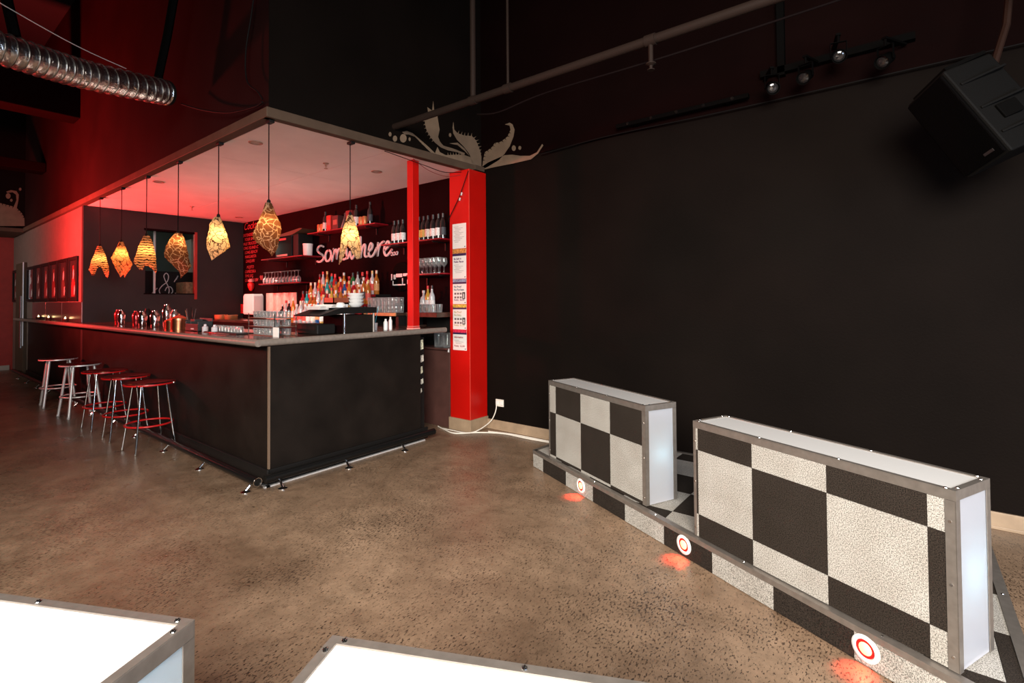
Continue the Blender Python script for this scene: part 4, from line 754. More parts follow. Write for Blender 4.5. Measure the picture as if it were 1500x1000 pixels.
MB().cyl((0.15, -0.13, 0.33), (0.15, -0.11, 0.33), 0.012, 10).build('knob', chrome, **K)
t = thing('white_tub', 'white plastic tub at the right end of the machine shelf', 'tub', (-7.05, 4.05, 2.136))
MB().lathe([(0, 0), (0.06, 0), (0.064, 0.02), (0.07, 0.16), (0.07, 0.165)], (0, 0, 0), 20).build('tub_body', white, smooth=40, parent=t)
MB().lathe([(0.073, 0.165), (0.073, 0.18), (0.0, 0.183)], (0, 0, 0), 20).build('lid', white, smooth=40, parent=t)
# glasses
def glassware(prof, name, label0, group, spots, n=12, cat='glass'):
    zs = [z for r, z in prof]; zt = max(zs); m = MB().lathe(prof, (0, 0, 0), n); rt = max(r for r, z in prof if z > zt-0.008); rb = max(r for r, z in prof if z < 0.008)
    m.lathe([(rt+0.0006, zt-0.004), (rt+0.0012, zt), (rt-0.0022, zt+0.0006), (rt-0.003, zt-0.003)], (0, 0, 0), n, 1)
    m.lathe([(rb+0.0008, 0.0), (rb+0.001, 0.006), (rb-0.004, 0.0065)], (0, 0, 0), n, 1)
    o0 = m.build(name, [glass, rimG], smooth=50)
    for i, (loc, lb) in enumerate(spots):
        o = o0 if i == 0 else o0.copy()
        if i: C.objects.link(o)
        o.location = loc; tag(o, lb, cat, group)
stem_up = [(0.0, 0.0), (0.032, 0.001), (0.030, 0.004), (0.006, 0.008), (0.0045, 0.07), (0.012, 0.085), (0.036, 0.11), (0.041, 0.14), (0.036, 0.185), (0.034, 0.185), (0.039, 0.14), (0.033, 0.112), (0.006, 0.09)]
stem_dn = [(r, 0.185-z) for r, z in reversed(stem_up)]
glassware(stem_dn, 'stem_glass', '', 'upturned stem glasses left of the bottles', [((-8.38+0.104*i, 4.06+0.09*k, 1.749), 'upturned stem glass, %s from left, %s row, on the shelf above the steel panel' % (ORD[i], 'front' if k == 0 else 'rear')) for k in (0,) for i in range(11)])
glassware(stem_up, 'wine_glass', '', 'wine glasses beside the pillar', [((-4.645+0.07*i, 4.04+0.09*k, 1.764), 'wine glass, %s from left, %s row, on shelf between post and pillar' % (ORD[i], 'front' if k == 0 else 'rear')) for k in (0, 1) for i in range(7)])
tumb = [(0, 0.0), (0.026, 0.0), (0.028, 0.004), (0.033, 0.09), (0.031, 0.09), (0.025, 0.008), (0, 0.007)]
glassware(tumb, 'tumbler', '', 'tumblers stacked left of the post', [((-5.225+0.071*i, 3.83+0.08*k, 1.309+0.091*l), 'clear tumbler, %s from left, %s row, %s tier, on the orange edged shelf' % (ORD[i], ['front', 'rear'][k], ['bottom', 'top'][l])) for l in (0, 1) for k in (0, 1) for i in range(8)])
glassware(tumb, 'tumbler', '', 'tumblers right of the post', [((-4.55+0.072*i, 3.925+0.1*k, 1.316), 'clear tumbler, %s from left, %s row, on the corner shelf by pillar' % (ORD[i], ['front', 'rear'][k])) for k in (0, 1) for i in range(6)])
for i, (x, gi) in enumerate(((-4.545, 0), (-4.47, 7), (-4.40, 0))):
    bottle((x, 4.10, 1.3165), 'squat' if i < 1 else 'tall', gi, 4, i, '%s bottle behind the tumblers on corner shelf, %s from left' % (GL[gi][0], ORD[i]), 'bottles on the corner shelf')
shot = [(0, 0.0), (0.018, 0.0), (0.020, 0.004), (0.026, 0.055), (0.0245, 0.055), (0.018, 0.008), (0, 0.007)]
# rack of small glasses on the counter corner
t = thing('glass_rack', 'three tier wire rack of shot glasses on the counter corner', 'rack', (-4.42, 2.2, 1.1555))
for z in (0.0, 0.075, 0.15): at(MB().box(-4.66, -4.18, 2.10, 2.30, 1.1555+z, 1.1595+z).build('tray', pr('rack_brown', (0.12, 0.06, 0.035), 0.35)), t)
for x in (-4.655, -4.185):
    for y in (2.105, 2.295): at(MB().cyl((x, y, 1.1555), (x, y, 1.35), 0.004, 6).build('upright', chrome), t)
glassware(shot, 'shot_glass', '', 'shot glasses in the counter rack', [((-4.61+0.0625*i, 2.15+0.1*k, 1.1598+0.075*l), 'shot glass, %s from left, %s row, %s tier of the counter rack' % (ORD[i], ['front', 'rear'][k], ['bottom', 'middle', 'top'][l])) for l in (0, 1, 2) for k in (0, 1) for i in range(7)])
t = thing('label_card', 'small cream card leaning on the right of shot glass rack', 'card', (-4.13, 2.13, 1.1555)); at(MB().box(-4.165, -4.075, 2.08, 2.086, 1.1555, 1.235).build('card_sheet', paper), t)
# jugs on the brown cabinet
for i, (x, y) in enumerate(((-4.29, 4.10), (-4.15, 4.10))):
    t = thing('glass_jug', 'tall clear glass jug on the brown cabinet, %s one' % ['left', 'right'][i], 'jug', (x, y, 0.9055), 0.6, 'jugs on the brown cabinet')
    MB().lathe([(0, 0), (0.045, 0), (0.05, 0.01), (0.056, 0.17), (0.053, 0.17), (0.046, 0.012), (0, 0.01)], (0, 0, 0), 16).build('vessel', glass, smooth=50, parent=t)
    MB().tube(smoothpath([(0.054, 0, 0.15), (0.10, 0, 0.14), (0.10, 0, 0.06), (0.05, 0, 0.04)]), 0.006, 6).build('handle', glass, smooth=60, parent=t)

# ================================================================== till cabinet on the counter end, crockery on it
t = thing('till_cabinet', 'black till cabinet with overhanging lid on the end of counter', 'cabinet', (-4.2, 2.8, 1.1555))
at(MB().box(-4.36, -4.01, 2.66, 2.975, 1.1555, 1.32).build('body', barM, bev=0.003), t)
at(MB().prism([(2.40, 1.315), (2.62, 1.335), (3.0, 1.335), (3.0, 1.392), (2.62, 1.392), (2.40, 1.325)], lambda a, b, d: (-4.42+d, a, b), 0.43).build('lid', black, bev=0.004), t)
for y in (2.655, 2.975): at(MB().cyl((-4.005, y, 1.1555), (-4.005, y, 1.335), 0.011, 12).build('corner_post', chrome if y < 2.8 else alu, smooth=60), t)
at(MB().box(-4.34, -4.03, 2.652, 2.66, 1.16, 1.315).build('side_plate', darkred), t)
at(MB().box(-4.40, -4.06, 2.42, 2.60, 1.1555, 1.245).build('card_drawer', black, bev=0.01), t)
def bowl(x, y, z, r, h, lb, m, cat='bowl', grp=None):
    o = MB().lathe([(0, 0), (r*0.55, 0), (r*0.6, 0.004), (r*0.9, h*0.55), (r, h), (r*0.96, h), (r*0.85, h*0.55), (r*0.5, 0.008), (0, 0.007)], (0, 0, 0), 20).build('white_bowl', m, smooth=50, loc=(x, y, z)); tag(o, lb, cat, grp)
for i in range(4):
    bowl(-4.14, 2.87, 1.3925+0.031*i, 0.078, 0.040, 'white bowl, %s from the bottom of the stack on till cabinet' % ORD[i], white, 'bowl', 'white bowls on the till cabinet')
t = thing('wooden_tray', 'reddish wooden box tray on the till cabinet before the bottles', 'tray', (-4.22, 2.715, 1.3925)); K = dict(parent=t)
MB().box(-0.08, 0.08, -0.085, 0.085, 0.03, 0.045).box(-0.08, 0.08, -0.085, -0.077, 0.03, 0.09).box(-0.08, 0.08, 0.077, 0.085, 0.03, 0.09).box(0.072, 0.08, -0.085, 0.085, 0.03, 0.09).box(-0.08, -0.072, -0.085, 0.085, 0.03, 0.09).build('tray_body', pr('tray_wood', (0.25, 0.06, 0.03), 0.35), **K)
MB().box(-0.07, 0.07, -0.075, 0.075, 0, 0.03).build('foot', white, **K)
t = thing('coffee_cup', 'small white cup upside down at front of the till cabinet', 'cup', (-4.05, 2.645, 1.3925)); MB().lathe([(0.042, 0), (0.044, 0.004), (0.032, 0.04), (0.02, 0.046), (0, 0.046)], (0, 0, 0), 18).build('cup_body', white, smooth=50, parent=t)
MB().tube([(0.04, 0, 0.01), (0.06, 0, 0.014), (0.06, 0, 0.03), (0.036, 0, 0.034)], 0.004, 6).build('handle', white, parent=t)
for i, (x, y, z, s) in enumerate(((-4.22, 2.52, 1.375, 0.10), (-4.17, 2.58, 1.39, 0.09))):
    t = thing('napkin_pile', 'white napkin pile on the sloping lid of till cabinet, %s one' % ['front', 'rear'][i], 'napkins', (x, y, z), 0.3*i, 'napkin piles on the till')
    for k in range(4): MB().box(-s, s, -s*0.5, s*0.5, 0.008*k, 0.008*k+0.0065).build('napkin', paper, parent=t, rot=(0, 0, 0.06*k), bev=0.002)
# straws and things beside the till
t = thing('straw_tub', 'white tub of straws behind the till near the orange shelf', 'tub', (-4.25, 3.15, 1.1555)); K = dict(parent=t)
MB().lathe([(0, 0), (0.04, 0), (0.045, 0.07), (0.042, 0.07), (0.036, 0.006), (0, 0.006)], (0, 0, 0), 16).build('tub_body', white, smooth=40, **K)
for k, c in enumerate(((0.05, 0.45, 0.55), (0.5, 0.1, 0.3), (0.7, 0.7, 0.7), (0.05, 0.4, 0.5))):
    MB().cyl((0.01*k-0.015, 0, 0.01), (-0.10+0.05*k, -0.03+0.02*k, 0.24), 0.003, 6).build('straw', pr('straw_%d' % k, c, 0.4), **K)
for i, (y, h, r) in enumerate(((3.23, 0.11, 0.022), (3.29, 0.13, 0.018))):
    o = MB().lathe([(0, 0), (r, 0), (r, h*0.7), (r*0.5, h*0.85), (r*0.5, h), (0, h)], (0, 0, 0), 12).build('squeeze_bottle', white, smooth=40, loc=(-4.15, y, 1.1555)); tag(o, 'white squeeze bottle between till and red post, %s one' % ['shorter', 'taller'][i], 'bottle', 'squeeze bottles')

# ================================================================== things along the long counter
cz = 1.1555
def shaker(x, y, h, r, lb, m):
    t = thing('cocktail_shaker', lb, 'shaker', (x, y, cz), 0, 'shakers on the bar top'); K = dict(parent=t)
    MB().lathe([(0, 0), (r*0.75, 0), (r*0.78, 0.004), (r, h*0.68), (r*0.97, h*0.70)], (0, 0, 0), 18).build('tin', m, smooth=50, **K)
    MB().lathe([(r*0.97, h*0.69), (r*0.9, h*0.80), (r*0.55, h*0.9), (r*0.5, h), (0, h)], (0, 0, 0), 18).build('cap', m, smooth=50, **K)
redlit_steel = pr('red_lit_steel', (0.55, 0.05, 0.06), 0.2, metal=0.8)  # plain steel with the red light put into its colour
for x, y, h, r, m, lb in ((-8.42, 2.08, 0.20, 0.045, redlit_steel, 'red lit steel cocktail shaker at far left of the counter group'), (-8.15, 2.05, 0.20, 0.045, chrome, 'bright steel shaker second from left in the counter group'), (-7.66, 2.2, 0.22, 0.05, black, 'dark shaker behind the red lit one on the counter'),
                      (-7.55, 2.05, 0.19, 0.045, redlit_steel, 'red lit steel shaker in the middle of counter group'), (-7.32, 2.05, 0.19, 0.05, chrome, 'bright steel shaker right of the middle red lit one'), (-6.98, 2.2, 0.27, 0.05, chrome, 'tallest steel shaker in the counter group'), (-6.82, 2.03, 0.20, 0.05, chrome, 'bright steel shaker at right end of the group'), (-6.58, 2.15, 0.21, 0.045, steel, 'plain steel shaker next to the copper canisters')):
    shaker(x, y, h, r, lb, m)
for i, (x, r, h) in enumerate(((-6.44, 0.07, 0.12), (-6.23, 0.08, 0.155))):
    t = thing('copper_canister', 'lidded copper canister on the counter, the %s of two' % ['smaller', 'larger'][i], 'canister', (x, 2.08, cz), 0, 'copper canisters'); K = dict(parent=t)
    MB().lathe([(0, 0), (r, 0), (r, h*0.65), (r*1.03, h*0.66)], (0, 0, 0), 20).build('canister_body', copper, smooth=40, **K)
    MB().lathe([(r*1.04, h*0.66), (r*1.02, h*0.78), (r*0.5, h*0.95), (0.012, h), (0.012, h*1.08), (0, h*1.1)], (0, 0, 0), 20).build('lid', copper, smooth=50, **K)
t = thing('utensil_jar', 'jar of bar tongs and spoons beside the copper canisters', 'jar', (-5.98, 2.1, cz)); K = dict(parent=t)
MB().lathe([(0, 0), (0.045, 0), (0.048, 0.11), (0.045, 0.11), (0.042, 0.006), (0, 0.006)], (0, 0, 0), 16).build('jar_body', pr('smoke_glass', (0.05, 0.04, 0.04), 0.15), smooth=40, **K)
for k in range(5): MB().cyl((0.015*cos(k*1.3), 0.015*sin(k*1.3), 0.01), (0.05*cos(k*1.3), 0.05*sin(k*1.3), 0.21+0.015*(k % 3)), 0.004, 6).build('utensil', [chrome, steel, black][k % 3], **K)
t = thing('napkin_caddy', 'black plastic napkin and straw caddy on the counter', 'caddy', (-5.69, 2.08, cz)); K = dict(parent=t)
blkp = pr('charcoal_plastic', (0.028, 0.03, 0.03), 0.4)
MB().box(-0.16, 0.16, -0.07, 0.07, 0, 0.012).box(-0.16, 0.16, 0.06, 0.07, 0, 0.13).box(-0.16, 0.16, -0.07, -0.062, 0, 0.075).box(-0.16, -0.15, -0.07, 0.07, 0, 0.10).box(0.15, 0.16, -0.07, 0.07, 0, 0.10).box(-0.03, -0.022, -0.07, 0.07, 0, 0.10).build('tray', blkp, bev=0.003, **K)
MB().box(-0.145, -0.035, -0.03, 0.05, 0.012, 0.12).build('holder', blkp, bev=0.004, **K)
MB().box(-0.015, 0.05, -0.073, -0.07, 0.02, 0.032).build('white_label', white, **K)
for i, x in enumerate((-5.46, -5.24)):
    o = MB().lathe([(0, 0), (0.026, 0), (0.028, 0.004), (0.028, 0.05), (0.014, 0.058), (0.012, 0.075), (0, 0.078)], (0, 0, 0), 14).build('small_bottle', pr('pale_bottle', (0.72, 0.66, 0.68), 0.3), smooth=40, loc=(x, 2.05, cz)); tag(o, 'small white squeeze bottle right of the black caddy, %s one' % ['left', 'right'][i], 'bottle', 'small white bottles')
t = thing('drip_mat', 'black rubber drip mat on the counter beneath upturned shot glasses', 'mat', (-4.98, 2.08, cz)); K = dict(parent=t)
MB().box(-0.42, 0.30, -0.07, 0.10, 0, 0.008).build('mat_base', black, bev=0.002, **K)
for k in range(12): MB().box(-0.41+0.06*k, -0.385+0.06*k, -0.065, 0.095, 0.008, 0.011).build('rib', blkp, **K)
glassware([(r, 0.056-z) for r, z in reversed(shot)], 'shot_glass', '', 'upturned shot glasses on the drip mat', [((-5.34+0.066*i, 2.11, cz+0.0115), 'upturned shot glass, %s from left on the black drip mat' % ORD[i]) for i in range(9)])
t = thing('bar_knife', 'bar knife with red handle and pale blade lying on the counter', 'knife', (-4.9, 1.96, cz+0.002)); K = dict(parent=t)
MB().box(-0.22, -0.08, -0.010, 0.010, 0, 0.012).build('handle', redtube, bev=0.004, **K); MB().prism([(-0.08, -0.012), (0.14, -0.006), (0.18, 0.010), (-0.08, 0.012)], lambda a, b, d: (a, b, 0.004+d), 0.003).build('blade', steel, **K)
for i, (x, lb) in enumerate(((-12.45, 'glowing tealight cup at far end of the narrow ledge, first of three'), (-11.62, 'glowing tealight cup in the middle of the narrow ledge'), (-10.42, 'glowing tealight cup on the narrow ledge nearest the corner'))):
    t = thing('tealight', lb, 'candle', (x, 1.90, cz), 0, 'tealights on the narrow ledge'); K = dict(parent=t)
    MB().lathe([(0, 0), (0.034, 0), (0.04, 0.05), (0.037, 0.05), (0.032, 0.006), (0, 0.006)], (0, 0, 0), 16).build('holder', pr('dark_glass_cup', (0.03, 0.02, 0.015), 0.1), smooth=40, **K)
    MB().lathe([(0, 0.012), (0.03, 0.012), (0.03, 0.034), (0, 0.035)], (0, 0, 0), 14).build('wax', paper, **K)
    MB().lathe([(0, 0.035), (0.011, 0.046), (0.012, 0.055), (0.005, 0.075), (0, 0.085)], (0, 0, 0), 10).build('flame', candleM, smooth=60, **K)
# on the back wall left: dispenser, red board, steel panel, bowls
t = thing('towel_dispenser', 'white paper towel dispenser on wall left of the steel panel', 'dispenser', (-9.0, 4.15, 1.23)); K = dict(parent=t)
MB().prism([(-0.19, 0.0), (-0.17, -0.012), (0.17, -0.012), (0.19, 0.0), (0.19, 0.31), (0.15, 0.345), (-0.15, 0.345), (-0.19, 0.31)], lambda a, b, d: (a, -0.09+d, b+0.012), 0.178).build('dispenser_body', white, bev=0.012, **K)
MB().box(-0.14, 0.14, -0.095, -0.088, 0.02, 0.05).build('slot', paper, **K)
t = thing('red_clipboard', 'red board hanging left of the white towel dispenser', 'board', (-9.33, 4.2, 1.24)); MB().box(-0.13, 0.13, 0.015, 0.036, 0, 0.33).build('board', redtube, bev=0.004, parent=t)
t = thing('red_leaflet_box', 'small red box with a white slip left of the red board', 'box', (-9.53, 4.2, 1.24)); MB().box(-0.065, 0.02, -0.01, 0.036, 0, 0.17).build('box_body', redtube, bev=0.004, parent=t); MB().box(0.022, 0.055, 0.0, 0.036, 0, 0.165).build('white_slip', paper, parent=t)
t = thing('steel_panel', 'upright bright fluted steel panel on the back bar', 'panel', (-8.2, 4.2, 1.156)); K = dict(parent=t)
for k in range(4):
    x0 = -0.49+0.245*k; pts = [(x0, 0)]+[(x0+0.245*q/10, -0.045*sin(pi*q/10)) for q in range(11)]+[(x0+0.245, 0)]
    MB().prism(pts[1:-1], lambda a, b, d: (a, b+0.03, d), 0.435).build('flute', cream_steel, smooth=50, **K)
MB().box(-0.50, 0.50, 0.028, 0.036, 0, 0.44).build('backing', cream_steel, **K)
for i, x in enumerate((-9.45, -9.05)):
    t = thing('wooden_bowl', '%s round pale wooden bowl on worktop below the dispenser' % ['left', 'right'][i], 'bowl', (x, 3.8, 1.157), 0, 'wooden bowls'); MB().lathe([(0, 0), (0.09, 0), (0.10, 0.01), (0.105, 0.07), (0.098, 0.07), (0.09, 0.012), (0, 0.012)], (0, 0, 0), 20).build('bowl_body', woodlight if i == 0 else pr('dark_bowl', (0.25, 0.13, 0.05), 0.4), smooth=40, parent=t)

# ================================================================== framed pictures
def framed(x0, x1, z0, z1, lb, seed):
    rnd = random.Random(seed); t = thing('framed_picture', lb, 'picture', ((x0+x1)/2, 1.945, z0), 0, 'framed pictures over the ledge'); f = 0.055; K = dict(parent=t)
    hw_, hh = (x1-x0)/2, z1-z0
    for a in ((-hw_, -hw_+f, 0, hh), (hw_-f, hw_, 0, hh), (-hw_+f, hw_-f, 0, f), (-hw_+f, hw_-f, hh-f, hh)):
        MB().box(a[0], a[1], -0.022, 0.004, a[2], a[3]).build('frame_side', black, bev=0.003, **K)
    MB().box(-hw_+f, hw_-f, -0.006, 0.003, f, hh-f).build('print', pr('dark_print', (0.03, 0.018, 0.018), 0.1, coat=0.5), **K)
    bw = hw_*0.35
    MB().prism([(-bw, f+0.02), (bw, f+0.02), (bw, hh*0.42), (bw*0.4, hh*0.55), (bw*0.35, hh*0.8), (-bw*0.35, hh*0.8), (-bw*0.4, hh*0.55), (-bw, hh*0.42)], lambda a, b, d: (a, -0.007-d, b), 0.001).build('printed_shape', pr('print_red_%d' % (seed % 3), [(0.25, 0.03, 0.03), (0.12, 0.06, 0.05), (0.35, 0.04, 0.04)][seed % 3], 0.2), **K)
    for sx, sz in ((0.5, 0.1), (-0.2, 0.46)):
        MB().prism([(sx*bw, hh*sz+0.03), (sx*bw+bw*0.4, hh*sz+0.03), (sx*bw+bw*0.7, hh*(sz+0.14)), (sx*bw+bw*0.5, hh*(sz+0.26)), (sx*bw+bw*0.1, hh*(sz+0.2))], lambda a, b, d: (a, -0.008-d, b), 0.001).build('painted_glint', pr('pale_glint', (0.8, 0.78, 0.76), 0.2), **K)  # pale shapes painted in for window reflections on the picture glass
for i, (a, b_) in enumerate(((-13.84, -13.12), (-13.07, -12.47), (-12.40, -11.82), (-11.78, -11.2), (-11.08, -10.5), (-10.42, -9.86))):
    framed(a, b_, 1.48, 2.17, 'black framed dark poster above the ledge, %s from the red lit corner' % ORD[5-i], i)
framed(-15.42, -14.9, 1.48, 2.17, 'black framed dark poster at far left, beyond the beige door jamb', 7)

# ================================================================== room behind the hatch
t = thing('clef_board', 'black chalkboard with treble clef and notes seen through the wall hatch', 'chalkboard', (-10.3, 3.35, 1.0))
at(MB().box(-10.34, -10.31, 2.9, 3.72, 0.9, 2.0).build('board', black), t)
def cb(a, b, d): return (-10.309+d, a, b)
clef = [(3.17, 1.62), (3.20, 1.60), (3.26, 1.63), (3.28, 1.75), (3.22, 1.90), (3.20, 1.98), (3.235, 2.03), (3.27, 1.98), (3.25, 1.88), (3.17, 1.80), (3.13, 1.72), (3.17, 1.64), (3.27, 1.64), (3.335, 1.70), (3.31, 1.78), (3.25, 1.78), (3.22, 1.72)]
for pts in ([(a, b-0.06) for a, b in clef], [(3.39, 1.86), (3.42, 1.93), (3.36, 1.82)], [(3.02, 1.60), (3.06, 1.66), (3.10, 1.70)], [(3.36, 1.60), (3.42, 1.64)]):
    q = smoothpath([(a, b, 0) for a, b in pts], 5); at(MB().ribbon([(v.x, v.y) for v in q], 0.014, cb, 0.002).build('chalk_line', chalkw), t)
at(MB().box(-10.36, -10.31, 3.0, 3.05, 0.0, 0.9).box(-10.36, -10.31, 3.6, 3.65, 0.0, 0.9).build('stand', black), t)
t = thing('white_pole', 'slim white upright pole just inside the wall hatch', 'pole', (-10.0, 2.98, 0)); at(MB().cyl((-10.0, 2.965, 0), (-10.0, 2.965, 2.9), 0.018, 12).build('tube', white, smooth=60), t); at(MB().lathe([(0.05, 0), (0.05, 0.01), (0.02, 0.02)], (-10.0, 2.965, 0), 14).build('foot', white), t)
t = thing('grey_cupboard', 'grey tall cupboard at right inside the wall hatch', 'cupboard', (-10.7, 3.85, 0)); at(MB().box(-11.0, -10.4, 3.66, 4.1, 0, 2.62).build('body', pr('cupboard_grey', (0.26, 0.25, 0.22), 0.5), bev=0.004), t); at(MB().box(-10.4, -10.385, 3.69, 4.08, 0.05, 2.58).build('door', pr('cupboard_grey', (0.26, 0.25, 0.22), 0.5), bev=0.003), t)
t = thing('wooden_hatch_box', 'rough brown wooden box on the hatch sill at right', 'box', (-9.85, 3.5, 1.1)); at(MB().box(-10.2, -9.75, 3.35, 3.85, 1.45, 1.80).build('box_body', pr('rough_wood', (0.22, 0.14, 0.07), 0.7, var=0.4, vscale=25), bev=0.01), t); at(MB().box(-10.1, -9.8, 3.4, 3.8, 0, 1.45).build('stand', black), t)
lamp('assumed_store_light', 'POINT', (-10.9, 2.7, 2.6), 9, (0.9, 1.0, 0.85), size=0.1)  # assumed lamp out of view in the store; no fitting is built

# ================================================================== notices on the pillar
def notice(z0, z1, lb, head, hc, icons, foot, strip, fc):
    x0, x1, Y = -4.012, -3.803, 4.0585
    t = thing('notice', lb, 'notice', (x0, Y, z0), 0, 'notices on the red pillar')
    at(MB().box(x0, x1, Y-0.0012, Y+0.001, z0, z1).build('sheet', paper), t)
    W, y = x1-x0, Y-0.0014
    top = z1
    if strip:
        for k, (a, c) in enumerate(strip):
            at(MB().box(x0, x1, y-0.0006, y, top-a, top).build('printed_band', pr('band_%s' % str(c), c, 0.6, var=0.6 if k == 0 else 0.1, vscale=50)), t); top -= a
    zz = top-0.042
    for i, h in enumerate(head):
        at(text('heading', h, 0.032, (x0+0.018, y-0.0002, zz), hc, ext=0.0003, sx=0.92, bold=0.0008), t); zz -= 0.033
    if icons == 'lines':
        k = 0; zz += 0.005
        while zz > z0+0.06:
            at(MB().box(x0+0.02+0.012*(k % 3), x0+W*(0.45+0.45*((k*37) % 10)/10), y-0.0003, y, zz, zz+0.0045).build('text_line', pr('grey_ink', (0.35, 0.31, 0.30), 0.8)), t); zz -= 0.017; k += 1
    elif icons == 'ids':
        for i in range(3):
            for j in range(2):
                xx = x0+0.024+0.042*i; z_ = zz-0.012-0.042*j
                at(MB().box(xx, xx+0.03, y-0.0003, y, z_, z_+0.022).build('card_icon', pr('icon_grey', (0.16, 0.12, 0.12), 0.8)), t)
        at(MB().box(x1-0.062, x1-0.018, y-0.0003, y, zz-0.06, zz+0.015).build('black_panel', ink), t)
        at(MB().box(x1-0.048, x1-0.032, y-0.0006, y-0.0002, zz-0.05, zz-0.03).prism([(x1-0.05, zz-0.025), (x1-0.03, zz-0.025), (x1-0.04, zz+0.008)], lambda a, b, d: (a, y-0.0002-d, b), 0.0004).build('white_figure', paper), t)
    if foot: at(text('penalty_line', foot, 0.026, (x0+0.018, y-0.0002, z0+0.038), fc, ext=0.0003, sx=0.95, bold=0.0005), t)
    at(MB().box(x1-0.028, x1-0.012, y-0.0003, y, z0+0.012, z0+0.022).build('corner_mark', ink), t)
inkd = pr('purple_ink', (0.10, 0.02, 0.10), 0.8); inkt = pr('teal_ink', (0.02, 0.12, 0.16), 0.8); inkg = pr('olive_ink', (0.42, 0.36, 0.16), 0.8); inkr = pr('dark_red_ink', (0.28, 0.05, 0.05), 0.8)
navy = (0.03, 0.012, 0.06)
notice(2.03, 2.31, 'plain typed white notice, topmost on the red pillar', [], ink, 'lines', None, None, ink)
notice(1.692, 2.025, 'pillar notice headed Be Safe in Public Places', ['Be Safe in', 'Public Places'], inkd, 'lines', None, [(0.05, (0.55, 0.22, 0.05)), (0.028, navy)], ink)
notice(1.408, 1.688, 'pillar notice headed No Proof No Purchase', ['No Proof', 'No Purchase'], inkt, 'ids', 'Penalty - $6,600', [(0.035, (0.22, 0.27, 0.38)), (0.02, navy)], inkd)
notice(1.125, 1.404, 'pillar notice headed No Proof No Entry', ['No Proof', 'No Entry'], inkg, 'ids', 'Penalty - $1,100', [(0.035, (0.55, 0.40, 0.06)), (0.02, navy)], inkg)
notice(0.893, 1.121, 'lowest pillar notice headed Information', ['Information'], inkr, 'lines', 'Penalty - $2,200', [(0.032, (0.60, 0.02, 0.06)), (0.02, navy)], inkr)

# ================================================================== cables, socket
t = thing('wall_socket', 'white double wall socket with plug low on the black wall', 'socket', (-3.57, 4.34, 0.3)); K = dict(parent=t)
MB().box(-0.055, 0.055, -0.004, 0.010, -0.04, 0.04).build('face_plate', cablew, bev=0.003, **K)
for x in (-0.028, 0.028): MB().box(x-0.018, x+0.018, -0.010, -0.004, -0.02, 0.02).build('plug' if x < 0 else 'switch', white, bev=0.002, **K)
def cable(name, lb, pts, r, m, cat='cable', k=6):
    o = MB().tube(smoothpath(pts, k), r, 8).build(name, m, smooth=60); tag(o, lb, cat); return o
cable('power_cable', 'white cable drooping from the wall socket to the floor by pillar', [(-3.60, 4.325, 0.29), (-3.60, 4.30, 0.20), (-3.64, 4.26, 0.10), (-3.68, 4.10, 0.03), (-3.76, 4.01, 0.009), (-3.98, 3.99, 0.009), (-4.12, 3.99, 0.009)], 0.006, cablew)
cable('floor_cable', 'white cable lying along the skirting from pillar to DJ platform', [(-4.22, 4.02, 0.009), (-4.05, 3.96, 0.009), (-3.85, 3.92, 0.009), (-3.66, 4.10, 0.009), (-3.42, 4.22, 0.009), (-3.1, 4.22, 0.009), (-2.8, 4.24, 0.009), (-2.56, 4.25, 0.009)], 0.008, cablew)
cable('floor_cable', 'second thinner white cable beside skirting, right of the pillar', [(-3.62, 4.20, 0.007), (-3.35, 4.26, 0.007), (-3.0, 4.27, 0.007), (-2.56, 4.29, 0.007)], 0.006, cablew)
t = thing('pillar_cable', 'black cable with metal connectors slanting across top of the red pillar', 'cable', (-3.9, 4.05, 2.4)); at(MB().tube([(-3.757, 4.052, 2.88), (-3.90, 4.052, 2.60), (-4.07, 4.052, 2.37), (-4.075, 4.10, 2.30)], 0.005, 6).build('cable_run', cableb), t)
for z in (2.585, 2.64): at(MB().cyl((-3.885+(z-2.6)*0.5, 4.049, z-0.02), (-3.875+(z-2.6)*0.5, 4.049, z+0.012), 0.009, 8).build('connector', silver), t)
cable('trim_cable', 'thin dark cable looping under the beige trim beside the red post', [(-3.93, 3.05, 2.90), (-3.92, 3.3, 2.88), (-3.91, 3.55, 2.86), (-3.90, 3.8, 2.84), (-3.88, 4.0, 2.87), (-3.87, 4.1, 2.90)], 0.004, cableb)
cable('trim_cable', 'thin red brown cable drooping just below the dark trim cable', [(-3.92, 3.4, 2.90), (-3.91, 3.6, 2.82), (-3.90, 3.85, 2.80), (-3.88, 4.05, 2.85)], 0.003, pr('red_cable', (0.2, 0.03, 0.03), 0.5))
cable('corner_cable', 'black cable looping down beside the outer bulkhead corner', [(-4.05, 1.90, 4.2), (-4.12, 1.88, 3.8), (-4.20, 1.87, 3.5), (-4.18, 1.87, 3.25), (-4.02, 1.88, 3.12), (-3.96, 1.89, 3.05)], 0.006, cableb)
cable('bulkhead_cable', 'black cable sagging from the foil duct end to the bulkhead corner', [(-5.36, 1.80, 3.33), (-5.0, 1.84, 3.20), (-4.5, 1.86, 3.06), (-4.1, 1.89, 3.02), (-3.97, 1.895, 3.03)], 0.008, cableb)
